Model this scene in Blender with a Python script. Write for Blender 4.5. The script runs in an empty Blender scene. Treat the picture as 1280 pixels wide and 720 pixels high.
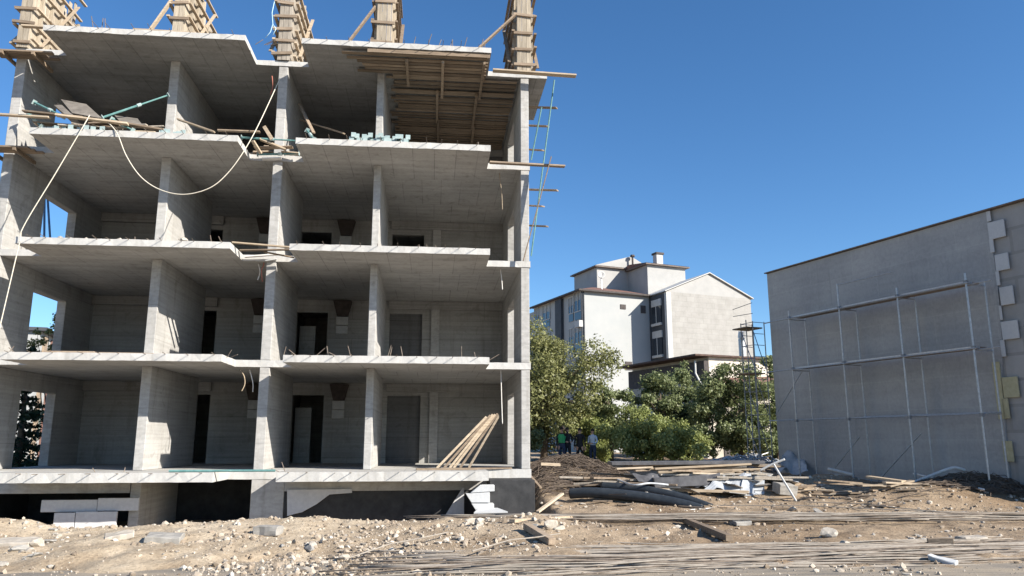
import bpy, bmesh, math, random
import numpy as np
from mathutils import Vector, Matrix, noise as mnoise

R = math.radians
rnd = random.Random(7)
scn = bpy.context.scene
COL = scn.collection

# ------------------------------------------------------------------ camera, sky, sun, exposure
FPX = 955.0; PITCH = math.atan(190 / FPX); CP, SP = math.cos(PITCH), math.sin(PITCH); EYE = 2.0
cam = bpy.data.cameras.new('camera'); camo = bpy.data.objects.new('camera', cam); COL.objects.link(camo)
camo.location = (0, 0, EYE); camo.rotation_euler = (R(90) + PITCH, 0, 0)
cam.sensor_width = 36; cam.lens = 36 * FPX / 1280; cam.clip_start = 0.1; cam.clip_end = 6000
scn.camera = camo
SUN_AZ, SUN_EL = R(120), R(29)
w = bpy.data.worlds.new('World'); scn.world = w; w.use_nodes = True
nt = w.node_tree; nt.nodes.clear()
sky = nt.nodes.new('ShaderNodeTexSky'); sky.sky_type = 'NISHITA'; sky.sun_disc = False
sky.sun_elevation = SUN_EL; sky.sun_rotation = SUN_AZ
sky.altitude = 1000; sky.air_density = 1.0; sky.dust_density = 0.3; sky.ozone_density = 4.0
bg = nt.nodes.new('ShaderNodeBackground'); bg.inputs[1].default_value = 0.089
wo = nt.nodes.new('ShaderNodeOutputWorld')
hsv = nt.nodes.new('ShaderNodeHueSaturation'); hsv.inputs['Saturation'].default_value = 1.16
nt.links.new(sky.outputs[0], hsv.inputs['Color']); nt.links.new(hsv.outputs[0], bg.inputs[0]); nt.links.new(bg.outputs[0], wo.inputs[0])
sl = bpy.data.lights.new('sun', 'SUN'); sl.energy = 5.0; sl.angle = R(0.5); sl.color = (1.0, 0.93, 0.82)
so = bpy.data.objects.new('sun', sl); COL.objects.link(so)
so.location = (60, -40, 60)
sdir = Vector((math.sin(SUN_AZ) * math.cos(SUN_EL), math.cos(SUN_AZ) * math.cos(SUN_EL), math.sin(SUN_EL)))
so.rotation_euler = sdir.to_track_quat('Z', 'Y').to_euler()
scn.view_settings.view_transform = 'Standard'; scn.view_settings.look = 'None'
scn.view_settings.exposure = 1.02; scn.view_settings.gamma = 1.0; scn.view_settings.use_curve_mapping = False
scn.cycles.max_bounces = 8; scn.cycles.diffuse_bounces = 5; scn.cycles.use_denoising = True

# ------------------------------------------------------------------ survey: directions measured from the photo, met with real planes
def ray(u, v):
    return (u - 640.0, FPX * CP - (360 - v) * SP, (360 - v) * CP + FPX * SP)
def at(u, v, Y):
    x, y, z = ray(u, v); t = Y / y
    return Vector((x * t, Y, EYE + z * t))
AZ = R(84.1); E1 = Vector((math.sin(AZ), math.cos(AZ), 0)); E2 = Vector((-math.cos(AZ), math.sin(AZ), 0))
BO = Vector((-5.03, 20.0, 0))
def bw(s, d, z):                      # building frame: along the facade, into the building, up
    return BO + E1 * s + E2 * d + Vector((0, 0, z))
def bl(u, v, d):                      # point of the facade-parallel plane at depth d
    x, y, z = ray(u, v); r = Vector((x, y, z))
    t = (d + BO.dot(E2)) / r.dot(E2); p = r * t - BO
    return (p.dot(E1), d, EYE + t * z)
def bp(u, v, d):
    return bw(*bl(u, v, d))
WA = Vector((-0.388, 0.922, 0)).normalized(); WN = Vector((-WA.y, WA.x, 0))   # grey gable wall: along it, out of it
WO = Vector((14.7, 22.9, 0))
def ww(a, o, z):
    return WO + WA * a + WN * o + Vector((0, 0, z))
def wl(u, v, o):
    x, y, z = ray(u, v); r = Vector((x, y, z))
    t = (o + WO.dot(WN)) / r.dot(WN); p = r * t - WO
    return (p.dot(WA), EYE + t * z)

# ------------------------------------------------------------------ mesh helpers
class MB:
    def __init__(s): s.v = []; s.f = []; s.mi = []
    def add(s, vs, fs, mi=0):
        n = len(s.v); s.v += [Vector(a) for a in vs]
        for f in fs: s.f.append([i + n for i in f]); s.mi.append(mi)
        return s
    def box(s, a, b, mi=0, fn=None):
        x0, y0, z0 = a; x1, y1, z1 = b
        vs = [(x0,y0,z0),(x1,y0,z0),(x1,y1,z0),(x0,y1,z0),(x0,y0,z1),(x1,y0,z1),(x1,y1,z1),(x0,y1,z1)]
        if fn: vs = [fn(*p) for p in vs]
        return s.add(vs, [(3,2,1,0),(4,5,6,7),(0,1,5,4),(1,2,6,5),(2,3,7,6),(3,0,4,7)], mi)
    def beam(s, p, q, wd, h, up=(0,0,1), mi=0):
        p = Vector(p); q = Vector(q); d = (q - p).normalized(); up = Vector(up)
        if abs(d.dot(up)) > 0.98: up = Vector((0.3, 1, 0))
        a = d.cross(up).normalized() * wd / 2; b = a.cross(d).normalized() * h / 2
        vs = [p-a-b, p+a-b, p+a+b, p-a+b, q-a-b, q+a-b, q+a+b, q-a+b]
        return s.add(vs, [(0,1,2,3),(7,6,5,4),(4,5,1,0),(5,6,2,1),(6,7,3,2),(7,4,0,3)], mi)
    def tube(s, pts, r, n=6, mi=0, cap=True):
        pts = [Vector(p) for p in pts]; m = len(pts); rs = r if isinstance(r, (list, tuple)) else [r] * m
        vs = []; ref = None
        for i, p in enumerate(pts):
            d = (pts[min(i+1, m-1)] - pts[max(i-1, 0)]).normalized()
            if ref is None: ref = Vector((0,0,1)) if abs(d.z) < 0.9 else Vector((0,1,0))
            a = d.cross(ref).normalized(); b = a.cross(d).normalized(); ref = b
            for k in range(n):
                t = 2 * math.pi * k / n
                vs.append(p + a * (math.cos(t) * rs[i]) + b * (math.sin(t) * rs[i]))
        fs = [(i*n+k, i*n+(k+1) % n, (i+1)*n+(k+1) % n, (i+1)*n+k) for i in range(m-1) for k in range(n)]
        if cap: fs += [tuple(range(n))[::-1], tuple(range((m-1)*n, m*n))]
        return s.add(vs, fs, mi)
    def prism(s, outline, z0, z1, mi=0, fn=None):
        n = len(outline)
        vs = [(x, y, z0) for x, y in outline] + [(x, y, z1) for x, y in outline]
        if fn: vs = [fn(*p) for p in vs]
        fs = [tuple(range(n))[::-1], tuple(range(n, 2*n))] + [(i, (i+1) % n, n+(i+1) % n, n+i) for i in range(n)]
        return s.add(vs, fs, mi)
    def build(s, name, mats, parent=None, smooth=False, bevel=0, origin=None, recalc=True):
        me = bpy.data.meshes.new(name)
        if parent is None:
            if origin is None:
                xs = [p.x for p in s.v]; ys = [p.y for p in s.v]
                origin = Vector(((min(xs)+max(xs))/2, (min(ys)+max(ys))/2, min(p.z for p in s.v)))
        else: origin = Vector((0,0,0))
        me.from_pydata([tuple(p - origin) for p in s.v], [], s.f)
        if not isinstance(mats, (list, tuple)): mats = [mats]
        for m in mats: me.materials.append(m)
        me.polygons.foreach_set('material_index', s.mi)
        if smooth: me.polygons.foreach_set('use_smooth', [True] * len(s.f))
        if recalc and len(s.f) < 60000:
            bm = bmesh.new(); bm.from_mesh(me); bmesh.ops.recalc_face_normals(bm, faces=bm.faces); bm.to_mesh(me); bm.free()
        me.update()
        o = bpy.data.objects.new(name, me); COL.objects.link(o)
        if parent is None: o.location = origin
        else: o.parent = parent
        if bevel:
            b = o.modifiers.new('edge', 'BEVEL'); b.width = bevel; b.segments = 1; b.limit_method = 'ANGLE'; b.angle_limit = R(40)
        return o

def tag(o, label, cat, group=None, kind=None):
    o['label'] = label; o['category'] = cat
    if group: o['group'] = group
    if kind: o['kind'] = kind
    return o
def empty(name, loc, rz, label, cat, group=None):
    o = bpy.data.objects.new(name, None); COL.objects.link(o); o.location = loc; o.rotation_euler = (0, 0, rz)
    o.empty_display_size = 0.2
    return tag(o, label, cat, group)
def copy_thing(src, loc, rot=(0,0,0), scale=None, label=None, group=None):
    c = src.copy(); COL.objects.link(c); c.location = loc; c.rotation_euler = rot
    if scale: c.scale = scale
    if label: c['label'] = label
    if group: c['group'] = group
    for ch in src.children:
        d = ch.copy(); COL.objects.link(d); d.parent = c
    return c

# ------------------------------------------------------------------ materials
def mat(name, rough=0.85):
    m = bpy.data.materials.new(name); m.use_nodes = True
    n = m.node_tree.nodes; b = n['Principled BSDF']; b.inputs['Roughness'].default_value = rough
    b.inputs['Specular IOR Level'].default_value = 0.3
    return m, m.node_tree, b
def N(t, kind, **kw):
    n = t.nodes.new(kind)
    for k, v in kw.items(): setattr(n, k, v)
    return n
def ramp(t, fac, stops):
    r = N(t, 'ShaderNodeValToRGB'); cr = r.color_ramp
    while len(cr.elements) < len(stops): cr.elements.new(0.5)
    for e, (p, c) in zip(cr.elements, stops): e.position = p; e.color = (*c, 1)
    t.links.new(fac, r.inputs[0]); return r.outputs[0]
def noise_tex(t, vec, scale, detail=6, rough=0.6, dist=0.0):
    n = N(t, 'ShaderNodeTexNoise'); n.inputs['Scale'].default_value = scale
    n.inputs['Detail'].default_value = detail; n.inputs['Roughness'].default_value = rough; n.inputs['Distortion'].default_value = dist
    t.links.new(vec, n.inputs['Vector']); return n.outputs[0]
def mixc(t, fac, a, b, mode='MIX'):
    m = N(t, 'ShaderNodeMix', data_type='RGBA', blend_type=mode)
    for s, v in ((m.inputs[0], fac), (m.inputs[6], a), (m.inputs[7], b)):
        if isinstance(v, (int, float)): s.default_value = v
        elif isinstance(v, tuple): s.default_value = (*v, 1)
        else: t.links.new(v, s)
    return m.outputs[2]
def bump(t, b, h, strength=0.3, dist=0.02):
    n = N(t, 'ShaderNodeBump'); n.inputs['Strength'].default_value = strength; n.inputs['Distance'].default_value = dist
    t.links.new(h, n.inputs['Height']); t.links.new(n.outputs[0], b.inputs['Normal'])
def coord(t, kind='Object'):
    return N(t, 'ShaderNodeTexCoord').outputs[kind]
def scaled(t, vec, sc, rot=(0,0,0), loc=(0,0,0)):
    m = N(t, 'ShaderNodeMapping'); m.inputs['Scale'].default_value = sc; m.inputs['Rotation'].default_value = rot
    m.inputs['Location'].default_value = loc
    t.links.new(vec, m.inputs['Vector']); return m.outputs[0]

def concrete(name, lo, hi, axes='xy', panel=(1.25, 0.62), seam=0.72, seamw=0.012, tint=(1,1,1), stains=True):
    m, t, b = mat(name, 0.9); c = coord(t)
    big = noise_tex(t, c, 0.55, 5, 0.6, 0.4); fine = noise_tex(t, c, 14, 8, 0.7)
    col = ramp(t, big, [(0.2, tuple(lo * k for k in tint)), (0.8, tuple(hi * k for k in tint))])
    sp = ramp(t, fine, [(0.3, (0.88,)*3), (0.55, (1.0,)*3), (0.8, (1.06,)*3)])
    col = mixc(t, 1.0, col, sp, 'MULTIPLY')
    # water streaks: noise stretched vertically
    st = noise_tex(t, scaled(t, c, (2.2, 2.2, 0.25)), 1.6, 5, 0.65)
    col = mixc(t, 1.0, col, ramp(t, st, [(0.32, (0.84,0.83,0.81)), (0.48, (1,1,1))]), 'MULTIPLY')
    if stains:
        pt = noise_tex(t, c, 1.9, 3, 0.5, 1.2)
        col = mixc(t, 1.0, col, ramp(t, pt, [(0.34,(0.87,0.865,0.855)), (0.39,(1,1,1)), (0.63,(1,1,1)), (0.68,(1.08,1.075,1.06))]), 'MULTIPLY')
        ru = noise_tex(t, scaled(t, c, (5, 5, 0.5), loc=(3.1,1.7,.4)), 1.1, 4, 0.6)
        col = mixc(t, 1.0, col, ramp(t, ru, [(0.68,(1,1,1)), (0.76,(0.88,0.81,0.74))]), 'MULTIPLY')
        bm_ = noise_tex(t, scaled(t, c, (.25 if axes[0] == 'x' else 3, 3 if axes != 'yz' else .25, 9 if axes[1] == 'z' else 3)), 1.5, 3, 0.5)
        col = mixc(t, 1.0, col, ramp(t, bm_, [(0.4,(0.90,0.90,0.895)), (0.6,(1.04,1.04,1.04))]), 'MULTIPLY')
    if panel:
        sep = N(t, 'ShaderNodeSeparateXYZ'); t.links.new(c, sep.inputs[0]); cmb = N(t, 'ShaderNodeCombineXYZ')
        t.links.new(sep.outputs['xyz'.index(axes[0])], cmb.inputs[0]); t.links.new(sep.outputs['xyz'.index(axes[1])], cmb.inputs[1])
        br = N(t, 'ShaderNodeTexBrick'); t.links.new(cmb.outputs[0], br.inputs['Vector'])
        br.inputs['Scale'].default_value = 1; br.inputs['Brick Width'].default_value = panel[0]; br.inputs['Row Height'].default_value = panel[1]
        br.inputs['Mortar Size'].default_value = seamw; br.inputs['Mortar Smooth'].default_value = 0.4
        br.inputs['Color1'].default_value = (1,1,1,1); br.inputs['Color2'].default_value = (0.9,0.9,0.9,1); br.inputs['Mortar'].default_value = (seam,)*3 + (1,)
        br.offset = 0.37
        msk = noise_tex(t, c, 0.8, 3, 0.6); fm = ramp(t, msk, [(0.35,(0.15,)*3),(0.65,(1,1,1))])
        col = mixc(t, fm, col, mixc(t, 1.0, col, br.outputs['Color'], 'MULTIPLY'))
    t.links.new(col, b.inputs['Base Color'])
    bump(t, b, fine, 0.25, 0.015)
    return m
def simple(name, c1, c2, scale=6, rough=0.85, metal=0.0, bumps=0.15, stretch=(1,1,1)):
    m, t, b = mat(name, rough); c = coord(t)
    n = noise_tex(t, scaled(t, c, stretch), scale, 6, 0.65)
    t.links.new(ramp(t, n, [(0.3, c1), (0.7, c2)]), b.inputs['Base Color'])
    b.inputs['Metallic'].default_value = metal
    if bumps: bump(t, b, n, bumps, 0.02)
    return m
def wood(name, c1, c2, axis=0):
    m, t, b = mat(name, 0.8); c = coord(t)
    sc = [9, 9, 9]; sc[axis] = 0.8
    n = noise_tex(t, scaled(t, c, tuple(sc)), 2.5, 6, 0.65, 0.5)
    oi = N(t, 'ShaderNodeObjectInfo')
    col = ramp(t, n, [(0.28, c1), (0.7, c2)])
    gi = N(t, 'ShaderNodeNewGeometry')
    a = N(t, 'ShaderNodeMath', operation='ADD'); t.links.new(gi.outputs['Random Per Island'], a.inputs[0]); t.links.new(oi.outputs['Random'], a.inputs[1])
    fr = N(t, 'ShaderNodeMath', operation='FRACT'); t.links.new(a.outputs[0], fr.inputs[0])
    col = mixc(t, 1.0, col, ramp(t, fr.outputs[0], [(0, (0.62,0.61,0.6)), (0.35, (0.85,0.82,0.78)), (0.7, (0.95,0.93,0.9)), (1, (1.15,1.13,1.1))]), 'MULTIPLY')
    t.links.new(col, b.inputs['Base Color']); bump(t, b, n, 0.2, 0.01)
    return m
def leafmat(name, stops, trans=0.35):
    m = bpy.data.materials.new(name); m.use_nodes = True; t = m.node_tree; t.nodes.clear()
    g = N(t, 'ShaderNodeNewGeometry'); c = coord(t)
    big = noise_tex(t, c, 0.9, 3, 0.6)
    a = N(t, 'ShaderNodeMath', operation='MULTIPLY_ADD'); t.links.new(g.outputs['Random Per Island'], a.inputs[0]); a.inputs[1].default_value = 0.4
    sh = N(t, 'ShaderNodeMath', operation='MULTIPLY_ADD'); t.links.new(big, sh.inputs[0]); sh.inputs[1].default_value = 1.1; sh.inputs[2].default_value = -0.27
    t.links.new(sh.outputs[0], a.inputs[2])
    col = ramp(t, a.outputs[0], stops)
    d = N(t, 'ShaderNodeBsdfDiffuse'); tr = N(t, 'ShaderNodeBsdfTranslucent'); gl = N(t, 'ShaderNodeBsdfGlossy'); gl.inputs['Roughness'].default_value = 0.45
    t.links.new(col, d.inputs[0]); t.links.new(col, tr.inputs[0])
    mx = N(t, 'ShaderNodeMixShader'); mx.inputs[0].default_value = trans; t.links.new(d.outputs[0], mx.inputs[1]); t.links.new(tr.outputs[0], mx.inputs[2])
    m2 = N(t, 'ShaderNodeMixShader'); m2.inputs[0].default_value = 0.025; t.links.new(mx.outputs[0], m2.inputs[1]); t.links.new(gl.outputs[0], m2.inputs[2])
    o = N(t, 'ShaderNodeOutputMaterial'); t.links.new(m2.outputs[0], o.inputs[0])
    return m

M = {}
M['slab'] = concrete('slab concrete', 0.35, 0.48, 'xy', (0.62, 2.6), 0.6, 0.016, (1, .98, .94))
M['wallc'] = concrete('cast wall concrete', 0.33, 0.47, 'yz', (5.5, 0.95), 0.72, 0.014, (1, .98, .95))
M['backc'] = concrete('rear wall concrete', 0.27, 0.38, 'xz', (4.8, 0.7), 0.66, 0.018, (1, .98, .94))
M['slabshade'] = concrete('slab concrete with shade tone', 0.24, 0.34, 'xy', (0.62, 2.6), 0.62, 0.016, (1, .99, .97))  # darkness of the top storey interior is put into this soffit colour
M['backshade'] = concrete('rear concrete with shade tone', 0.10, 0.17, 'xz', (4.8, 0.7), 0.66, 0.018, (1, .99, 1.0))  # top storey rear wall: its deep shade is put into the colour
M['slabedge'] = concrete('slab edge with sunlit tone', 0.41, 0.53, 'xz', None, tint=(1, .985, .95), stains=False)  # lighter than the soffit: sunlight on the edges is put into the colour
M['bitumen'] = simple('bitumen coat', (0.018,0.019,0.021), (0.05,0.05,0.052), 3, 0.7)
M['foam'] = simple('white foam board', (0.44,0.45,0.455), (0.5,0.505,0.505), 12, 0.9)
M['foamgrey'] = simple('grey foam board', (0.46,0.46,0.48), (0.56,0.56,0.57), 9, 0.9)
M['foamyellow'] = simple('yellow mineral board', (0.36,0.335,0.21), (0.45,0.42,0.28), 7, 0.95)
M['wood'] = wood('pale formwork timber', (0.30,0.24,0.175), (0.56,0.47,0.36))
M['woodz'] = wood('pale upright timber', (0.27,0.235,0.185), (0.55,0.49,0.40), 2)
M['woodgrey'] = wood('cement splashed timber', (0.24,0.215,0.185), (0.48,0.44,0.385), 2)
M['woodold'] = wood('weathered plank', (0.16,0.12,0.09), (0.36,0.29,0.22))
M['wooddark'] = wood('concrete stained plank', (0.14,0.108,0.078), (0.33,0.26,0.195))
M['ply'] = simple('old plywood', (0.10,0.09,0.08), (0.2,0.18,0.16), 4)
M['green'] = simple('worn green steel prop', (0.07,0.17,0.17), (0.15,0.29,0.28), 8, 0.6)
M['propcap'] = simple('pale blue prop head', (0.22,0.32,0.33), (0.42,0.49,0.48), 10, 0.6)
M['steel'] = simple('galvanised scaffold tube', (0.33,0.34,0.35), (0.5,0.51,0.515), 10, 0.45, 0.6, 0.05)
M['steeldark'] = simple('weathered scaffold tube', (0.16,0.17,0.18), (0.30,0.31,0.32), 10, 0.6, 0.3, 0.05)
M['bluesteel'] = simple('blue painted tube', (0.05,0.11,0.24), (0.10,0.2,0.38), 10, 0.55)
M['rebar'] = simple('dusty rusting bar', (0.10,0.08,0.066), (0.26,0.215,0.175), 5, 0.75, 0.2)
M['rebarlight'] = simple('dusty grey bar', (0.20,0.175,0.15), (0.37,0.33,0.28), 5, 0.75, 0.1)
M['rust'] = simple('rusty wire', (0.055,0.042,0.034), (0.16,0.125,0.098), 5, 0.85)
M['rope'] = simple('pale rope', (0.5,0.46,0.38), (0.66,0.62,0.53), 30)
M['cablered'] = simple('red conduit', (0.36,0.10,0.07), (0.5,0.2,0.15), 8, 0.6)
M['cablewhite'] = simple('white conduit', (0.6,0.58,0.55), (0.75,0.73,0.7), 8, 0.6)
M['darkhole'] = simple('dark recess tone', (0.045,0.036,0.032), (0.10,0.08,0.072), 4, 0.8)
M['block'] = simple('aerated block', (0.42,0.42,0.42), (0.54,0.54,0.53), 7)
M['pipe'] = simple('black plastic pipe', (0.016,0.021,0.027), (0.036,0.043,0.052), 6, 0.5, 0, 0.05)
M['pvc'] = simple('white plastic pipe', (0.48,0.48,0.465), (0.6,0.6,0.585), 8, 0.5)
M['tarp'] = simple('grey plastic sheet', (0.25,0.27,0.30), (0.5,0.52,0.54), 2.5, 0.5)
M['tarpdark'] = simple('dark membrane sheet', (0.05,0.05,0.055), (0.13,0.13,0.14), 3, 0.6)
M['rock'] = simple('pale limestone', (0.30,0.265,0.22), (0.47,0.43,0.375), 5, 0.95, 0, 0.4)
M['rockgrey'] = simple('grey concrete chunk', (0.22,0.21,0.195), (0.34,0.325,0.30), 5, 0.95, 0, 0.4)
M['gravel'] = simple('crushed stone', (0.36,0.31,0.25), (0.66,0.6,0.52), 1.2, 0.95, 0, 0.2)
M['bark'] = simple('bark', (0.07,0.055,0.04), (0.16,0.13,0.10), 9)
M['leaf_olive'] = leafmat('olive leaves', [(0.05,(0.09,0.10,0.045)), (0.45,(0.215,0.225,0.09)), (0.8,(0.27,0.265,0.11)), (1,(0.34,0.30,0.15))])
M['leaf_green'] = leafmat('green leaves', [(0.05,(0.085,0.11,0.055)), (0.45,(0.185,0.22,0.10)), (0.8,(0.26,0.285,0.135)), (1,(0.34,0.33,0.18))])
M['leaf_lime'] = leafmat('yellow green leaves', [(0.05,(0.11,0.14,0.05)), (0.45,(0.255,0.29,0.10)), (0.85,(0.35,0.37,0.145)), (1,(0.42,0.40,0.2))])
M['leaf_dark'] = leafmat('dark leaves', [(0.05,(0.012,0.024,0.012)), (0.6,(0.04,0.065,0.026)), (1,(0.08,0.11,0.045))])
M['needles'] = leafmat('conifer needles', [(0.05,(0.008,0.02,0.012)), (0.6,(0.03,0.055,0.03)), (1,(0.07,0.1,0.05))], 0.15)
M['white_render'] = simple('white house render', (0.345,0.36,0.362), (0.39,0.395,0.392), 0.6, 0.9, 0, 0.03)
M['grey_render'] = simple('grey cement render', (0.32,0.32,0.315), (0.39,0.385,0.375), 0.8, 0.95, 0, 0.1)
M['charcoal'] = simple('charcoal facade strip', (0.045,0.05,0.058), (0.07,0.075,0.085), 2, 0.7)
M['roof_red'] = simple('red brown roof tile', (0.12,0.065,0.052), (0.21,0.12,0.10), 3, 0.85)
M['trim_white'] = simple('white trim', (0.42,0.42,0.41), (0.5,0.5,0.49), 4)
M['trim_dark'] = simple('dark eave trim', (0.05,0.045,0.045), (0.10,0.085,0.08), 4)
M['eave'] = simple('grey brown eave', (.13,.105,.09), (.2,.165,.145), 4)
def glassmat():
    m, t, b = mat('window glass', 0.06); b.inputs['Base Color'].default_value = (0.03,0.036,0.045,1); b.inputs['Specular IOR Level'].default_value = 0.6
    return m
M['glass'] = glassmat()
def blockwork(name, c1, c2, mort, axes='xz', bwid=0.6, bh=0.25, ms=0.02):
    m, t, b = mat(name, 0.92); c = coord(t)
    sep = N(t, 'ShaderNodeSeparateXYZ'); t.links.new(c, sep.inputs[0]); cmb = N(t, 'ShaderNodeCombineXYZ')
    t.links.new(sep.outputs['xyz'.index(axes[0])], cmb.inputs[0]); t.links.new(sep.outputs['xyz'.index(axes[1])], cmb.inputs[1])
    br = N(t, 'ShaderNodeTexBrick'); t.links.new(cmb.outputs[0], br.inputs['Vector']); br.inputs['Scale'].default_value = 1
    br.inputs['Brick Width'].default_value = bwid; br.inputs['Row Height'].default_value = bh; br.inputs['Mortar Size'].default_value = ms
    br.inputs['Color1'].default_value = (*c1,1); br.inputs['Color2'].default_value = (*c2,1); br.inputs['Mortar'].default_value = (*mort,1)
    n = noise_tex(t, c, 1.2, 6, 0.65)
    col = mixc(t, 1.0, br.outputs['Color'], ramp(t, n, [(0.3,(0.8,0.8,0.79)),(0.65,(1,1,1))]), 'MULTIPLY')
    t.links.new(col, b.inputs['Base Color']); bump(t, b, n, 0.2, 0.02)
    return m
M['whiteblock'] = blockwork('white aerated blockwork', (0.355,0.346,0.33), (0.34,0.33,0.315), (0.305,0.297,0.283), 'xz', 0.9, 0.5, 0.02)
M['greyblock'] = blockwork('grey rough masonry', (0.30,0.30,0.295), (0.345,0.34,0.335), (0.27,0.268,0.262), 'yz', 1.4, 0.75, 0.05)
def plaster():
    m, t, b = mat('fresh grey plaster', 0.92); c = coord(t)
    n1 = noise_tex(t, c, 0.35, 4, 0.55, 0.3); n2 = noise_tex(t, c, 9, 6, 0.65); n3 = noise_tex(t, scaled(t, c, (1, 0.25, 2.4)), 1.2, 5, 0.6)
    col = ramp(t, n1, [(0.35,(0.31,0.315,0.32)), (0.5,(0.345,0.35,0.35)), (0.65,(0.385,0.385,0.38))])
    col = mixc(t, 1.0, col, ramp(t, n2, [(0.3,(0.92,)*3), (0.7,(1.04,)*3)]), 'MULTIPLY')
    col = mixc(t, 1.0, col, ramp(t, n3, [(0.4,(0.93,0.93,0.93)), (0.55,(1,1,1))]), 'MULTIPLY')
    tm_ = noise_tex(t, scaled(t, c, (1, 1.0, .7)), 3.5, 5, 0.7, 2.5); col = mixc(t, 1.0, col, ramp(t, tm_, [(0.36,(0.93,0.932,0.935)), (0.5,(1,1,1)), (0.68,(1.04,1.037,1.03))]), 'MULTIPLY')
    dr = noise_tex(t, scaled(t, c, (1, 3.0, .16)), 1.3, 4, 0.6); col = mixc(t, 1.0, col, ramp(t, dr, [(0.30,(0.90,0.903,0.907)), (0.42,(1,1,1))]), 'MULTIPLY')
    # float-board joints
    sep = N(t, 'ShaderNodeSeparateXYZ'); t.links.new(c, sep.inputs[0]); cmb = N(t, 'ShaderNodeCombineXYZ')
    t.links.new(sep.outputs[1], cmb.inputs[0]); t.links.new(sep.outputs[2], cmb.inputs[1])
    br = N(t, 'ShaderNodeTexBrick'); t.links.new(cmb.outputs[0], br.inputs['Vector']); br.inputs['Scale'].default_value = 1
    br.inputs['Brick Width'].default_value = 2.1; br.inputs['Row Height'].default_value = 1.0; br.inputs['Mortar Size'].default_value = 0.02
    br.inputs['Color1'].default_value = (1,1,1,1); br.inputs['Color2'].default_value = (0.955,0.955,0.955,1); br.inputs['Mortar'].default_value = (1.06,1.06,1.05,1)
    col = mixc(t, 0.8, col, br.outputs['Color'], 'MULTIPLY')
    t.links.new(col, b.inputs['Base Color']); bump(t, b, n2, 0.12, 0.01)
    return m
M['plaster'] = plaster()
def groundmat():
    m, t, b = mat('dry sandy earth', 0.97); c = coord(t, 'Object')
    n1 = noise_tex(t, c, 0.16, 4, 0.6, 0.5); n2 = noise_tex(t, c, 1.3, 7, 0.65, 0.3); n3 = noise_tex(t, c, 16, 8, 0.72)
    col = ramp(t, n2, [(0.25,(0.20,0.155,0.112)), (0.42,(0.36,0.295,0.222)), (0.58,(0.44,0.37,0.285)), (0.75,(0.53,0.46,0.37))])
    br = ramp(t, n1, [(0.36,(0.62,0.57,0.52)), (0.5,(0.92,0.91,0.9)), (0.62,(1.0,1.0,1.0))])
    col = mixc(t, 1.0, col, br, 'MULTIPLY')
    # crushed pale stone of the bank on the left, darker damp earth on the right
    sep = N(t, 'ShaderNodeSeparateXYZ'); t.links.new(c, sep.inputs[0])
    mr = N(t, 'ShaderNodeMapRange'); mr.inputs[1].default_value = 3.0; mr.inputs[2].default_value = -4.0; t.links.new(sep.outputs[0], mr.inputs[0])
    pl = mixc(t, 1.0, col, (1.13,1.12,1.08), 'MULTIPLY'); col = mixc(t, 1.0, col, (0.78,0.71,0.635), 'MULTIPLY')
    col = mixc(t, mr.outputs[0], col, pl)
    col = mixc(t, 1.0, col, ramp(t, n3, [(0.3,(0.62,0.6,0.58)), (0.5,(1,1,1)), (0.7,(1.15,1.15,1.15))]), 'MULTIPLY')
    t.links.new(col, b.inputs['Base Color'])
    mx = N(t, 'ShaderNodeMath', operation='MULTIPLY_ADD'); t.links.new(n2, mx.inputs[0]); mx.inputs[1].default_value = 2.0; t.links.new(n3, mx.inputs[2])
    bump(t, b, mx.outputs[0], 0.7, 0.05)
    return m
M['ground'] = groundmat()
def roadmat():
    m, t, b = mat('dusty worn asphalt', 0.93); c = coord(t)
    dn = noise_tex(t, scaled(t, c, (.5,1.6,1)), 1.1, 7, 0.7, 0.6)
    n1 = noise_tex(t, c, 0.7, 5, 0.6, 0.4); n2 = noise_tex(t, c, 40, 6, 0.7)
    col = ramp(t, n1, [(0.3,(0.16,0.145,0.125)), (0.55,(0.25,0.22,0.185)), (0.8,(0.34,0.295,0.24))])
    col = mixc(t, ramp(t, dn, [(0.42,(0,0,0)),(0.6,(1,1,1))]), col, (0.36,0.30,0.225))
    col = mixc(t, 1.0, col, ramp(t, n2, [(0.3,(0.6,0.6,0.6)), (0.7,(1.15,1.15,1.15))]), 'MULTIPLY')
    t.links.new(col, b.inputs['Base Color']); bump(t, b, n2, 0.4, 0.01)
    return m
M['road'] = roadmat()

# ------------------------------------------------------------------ terrain
def vnoise(x, y, seed=0):
    xi = np.floor(x).astype(np.int64); yi = np.floor(y).astype(np.int64); fx = x - xi; fy = y - yi
    fx = fx*fx*(3-2*fx); fy = fy*fy*(3-2*fy)
    def h(a, b):
        n = (a * 374761393 + b * 668265263 + seed * 974711) & 0x7fffffff
        n = ((n ^ (n >> 13)) * 1274126177) & 0x7fffffff
        return ((n ^ (n >> 16)) & 0xffff) / 65535.0
    return (h(xi,yi)*(1-fx) + h(xi+1,yi)*fx)*(1-fy) + (h(xi,yi+1)*(1-fx) + h(xi+1,yi+1)*fx)*fy - 0.5
def fbm(x, y, sc, oct=4, seed=0):
    r = 0; a = 1.0
    for k in range(oct): r = r + a * vnoise(x*sc, y*sc, seed + k*17); sc *= 2.1; a *= 0.5
    return r
def sstep(a, b, x):
    t = np.clip((x - a) / (b - a), 0, 1); return t*t*(3-2*t)
CREST_X = np.array([-40, -13, -11.3, -10.5, -9.9, -9.2, -8.6, -7.6, -5.9, -4.2, -3.3, -2.6, -1.4, -0.6, 0.0, 0.5, 1.2, 60])
CREST_Z = np.array([.5, .42, .36, .28, .10, -.02, .08, .18, .26, .30, .26, .24, .30, .33, .38, .42, .3, .3])
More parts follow.
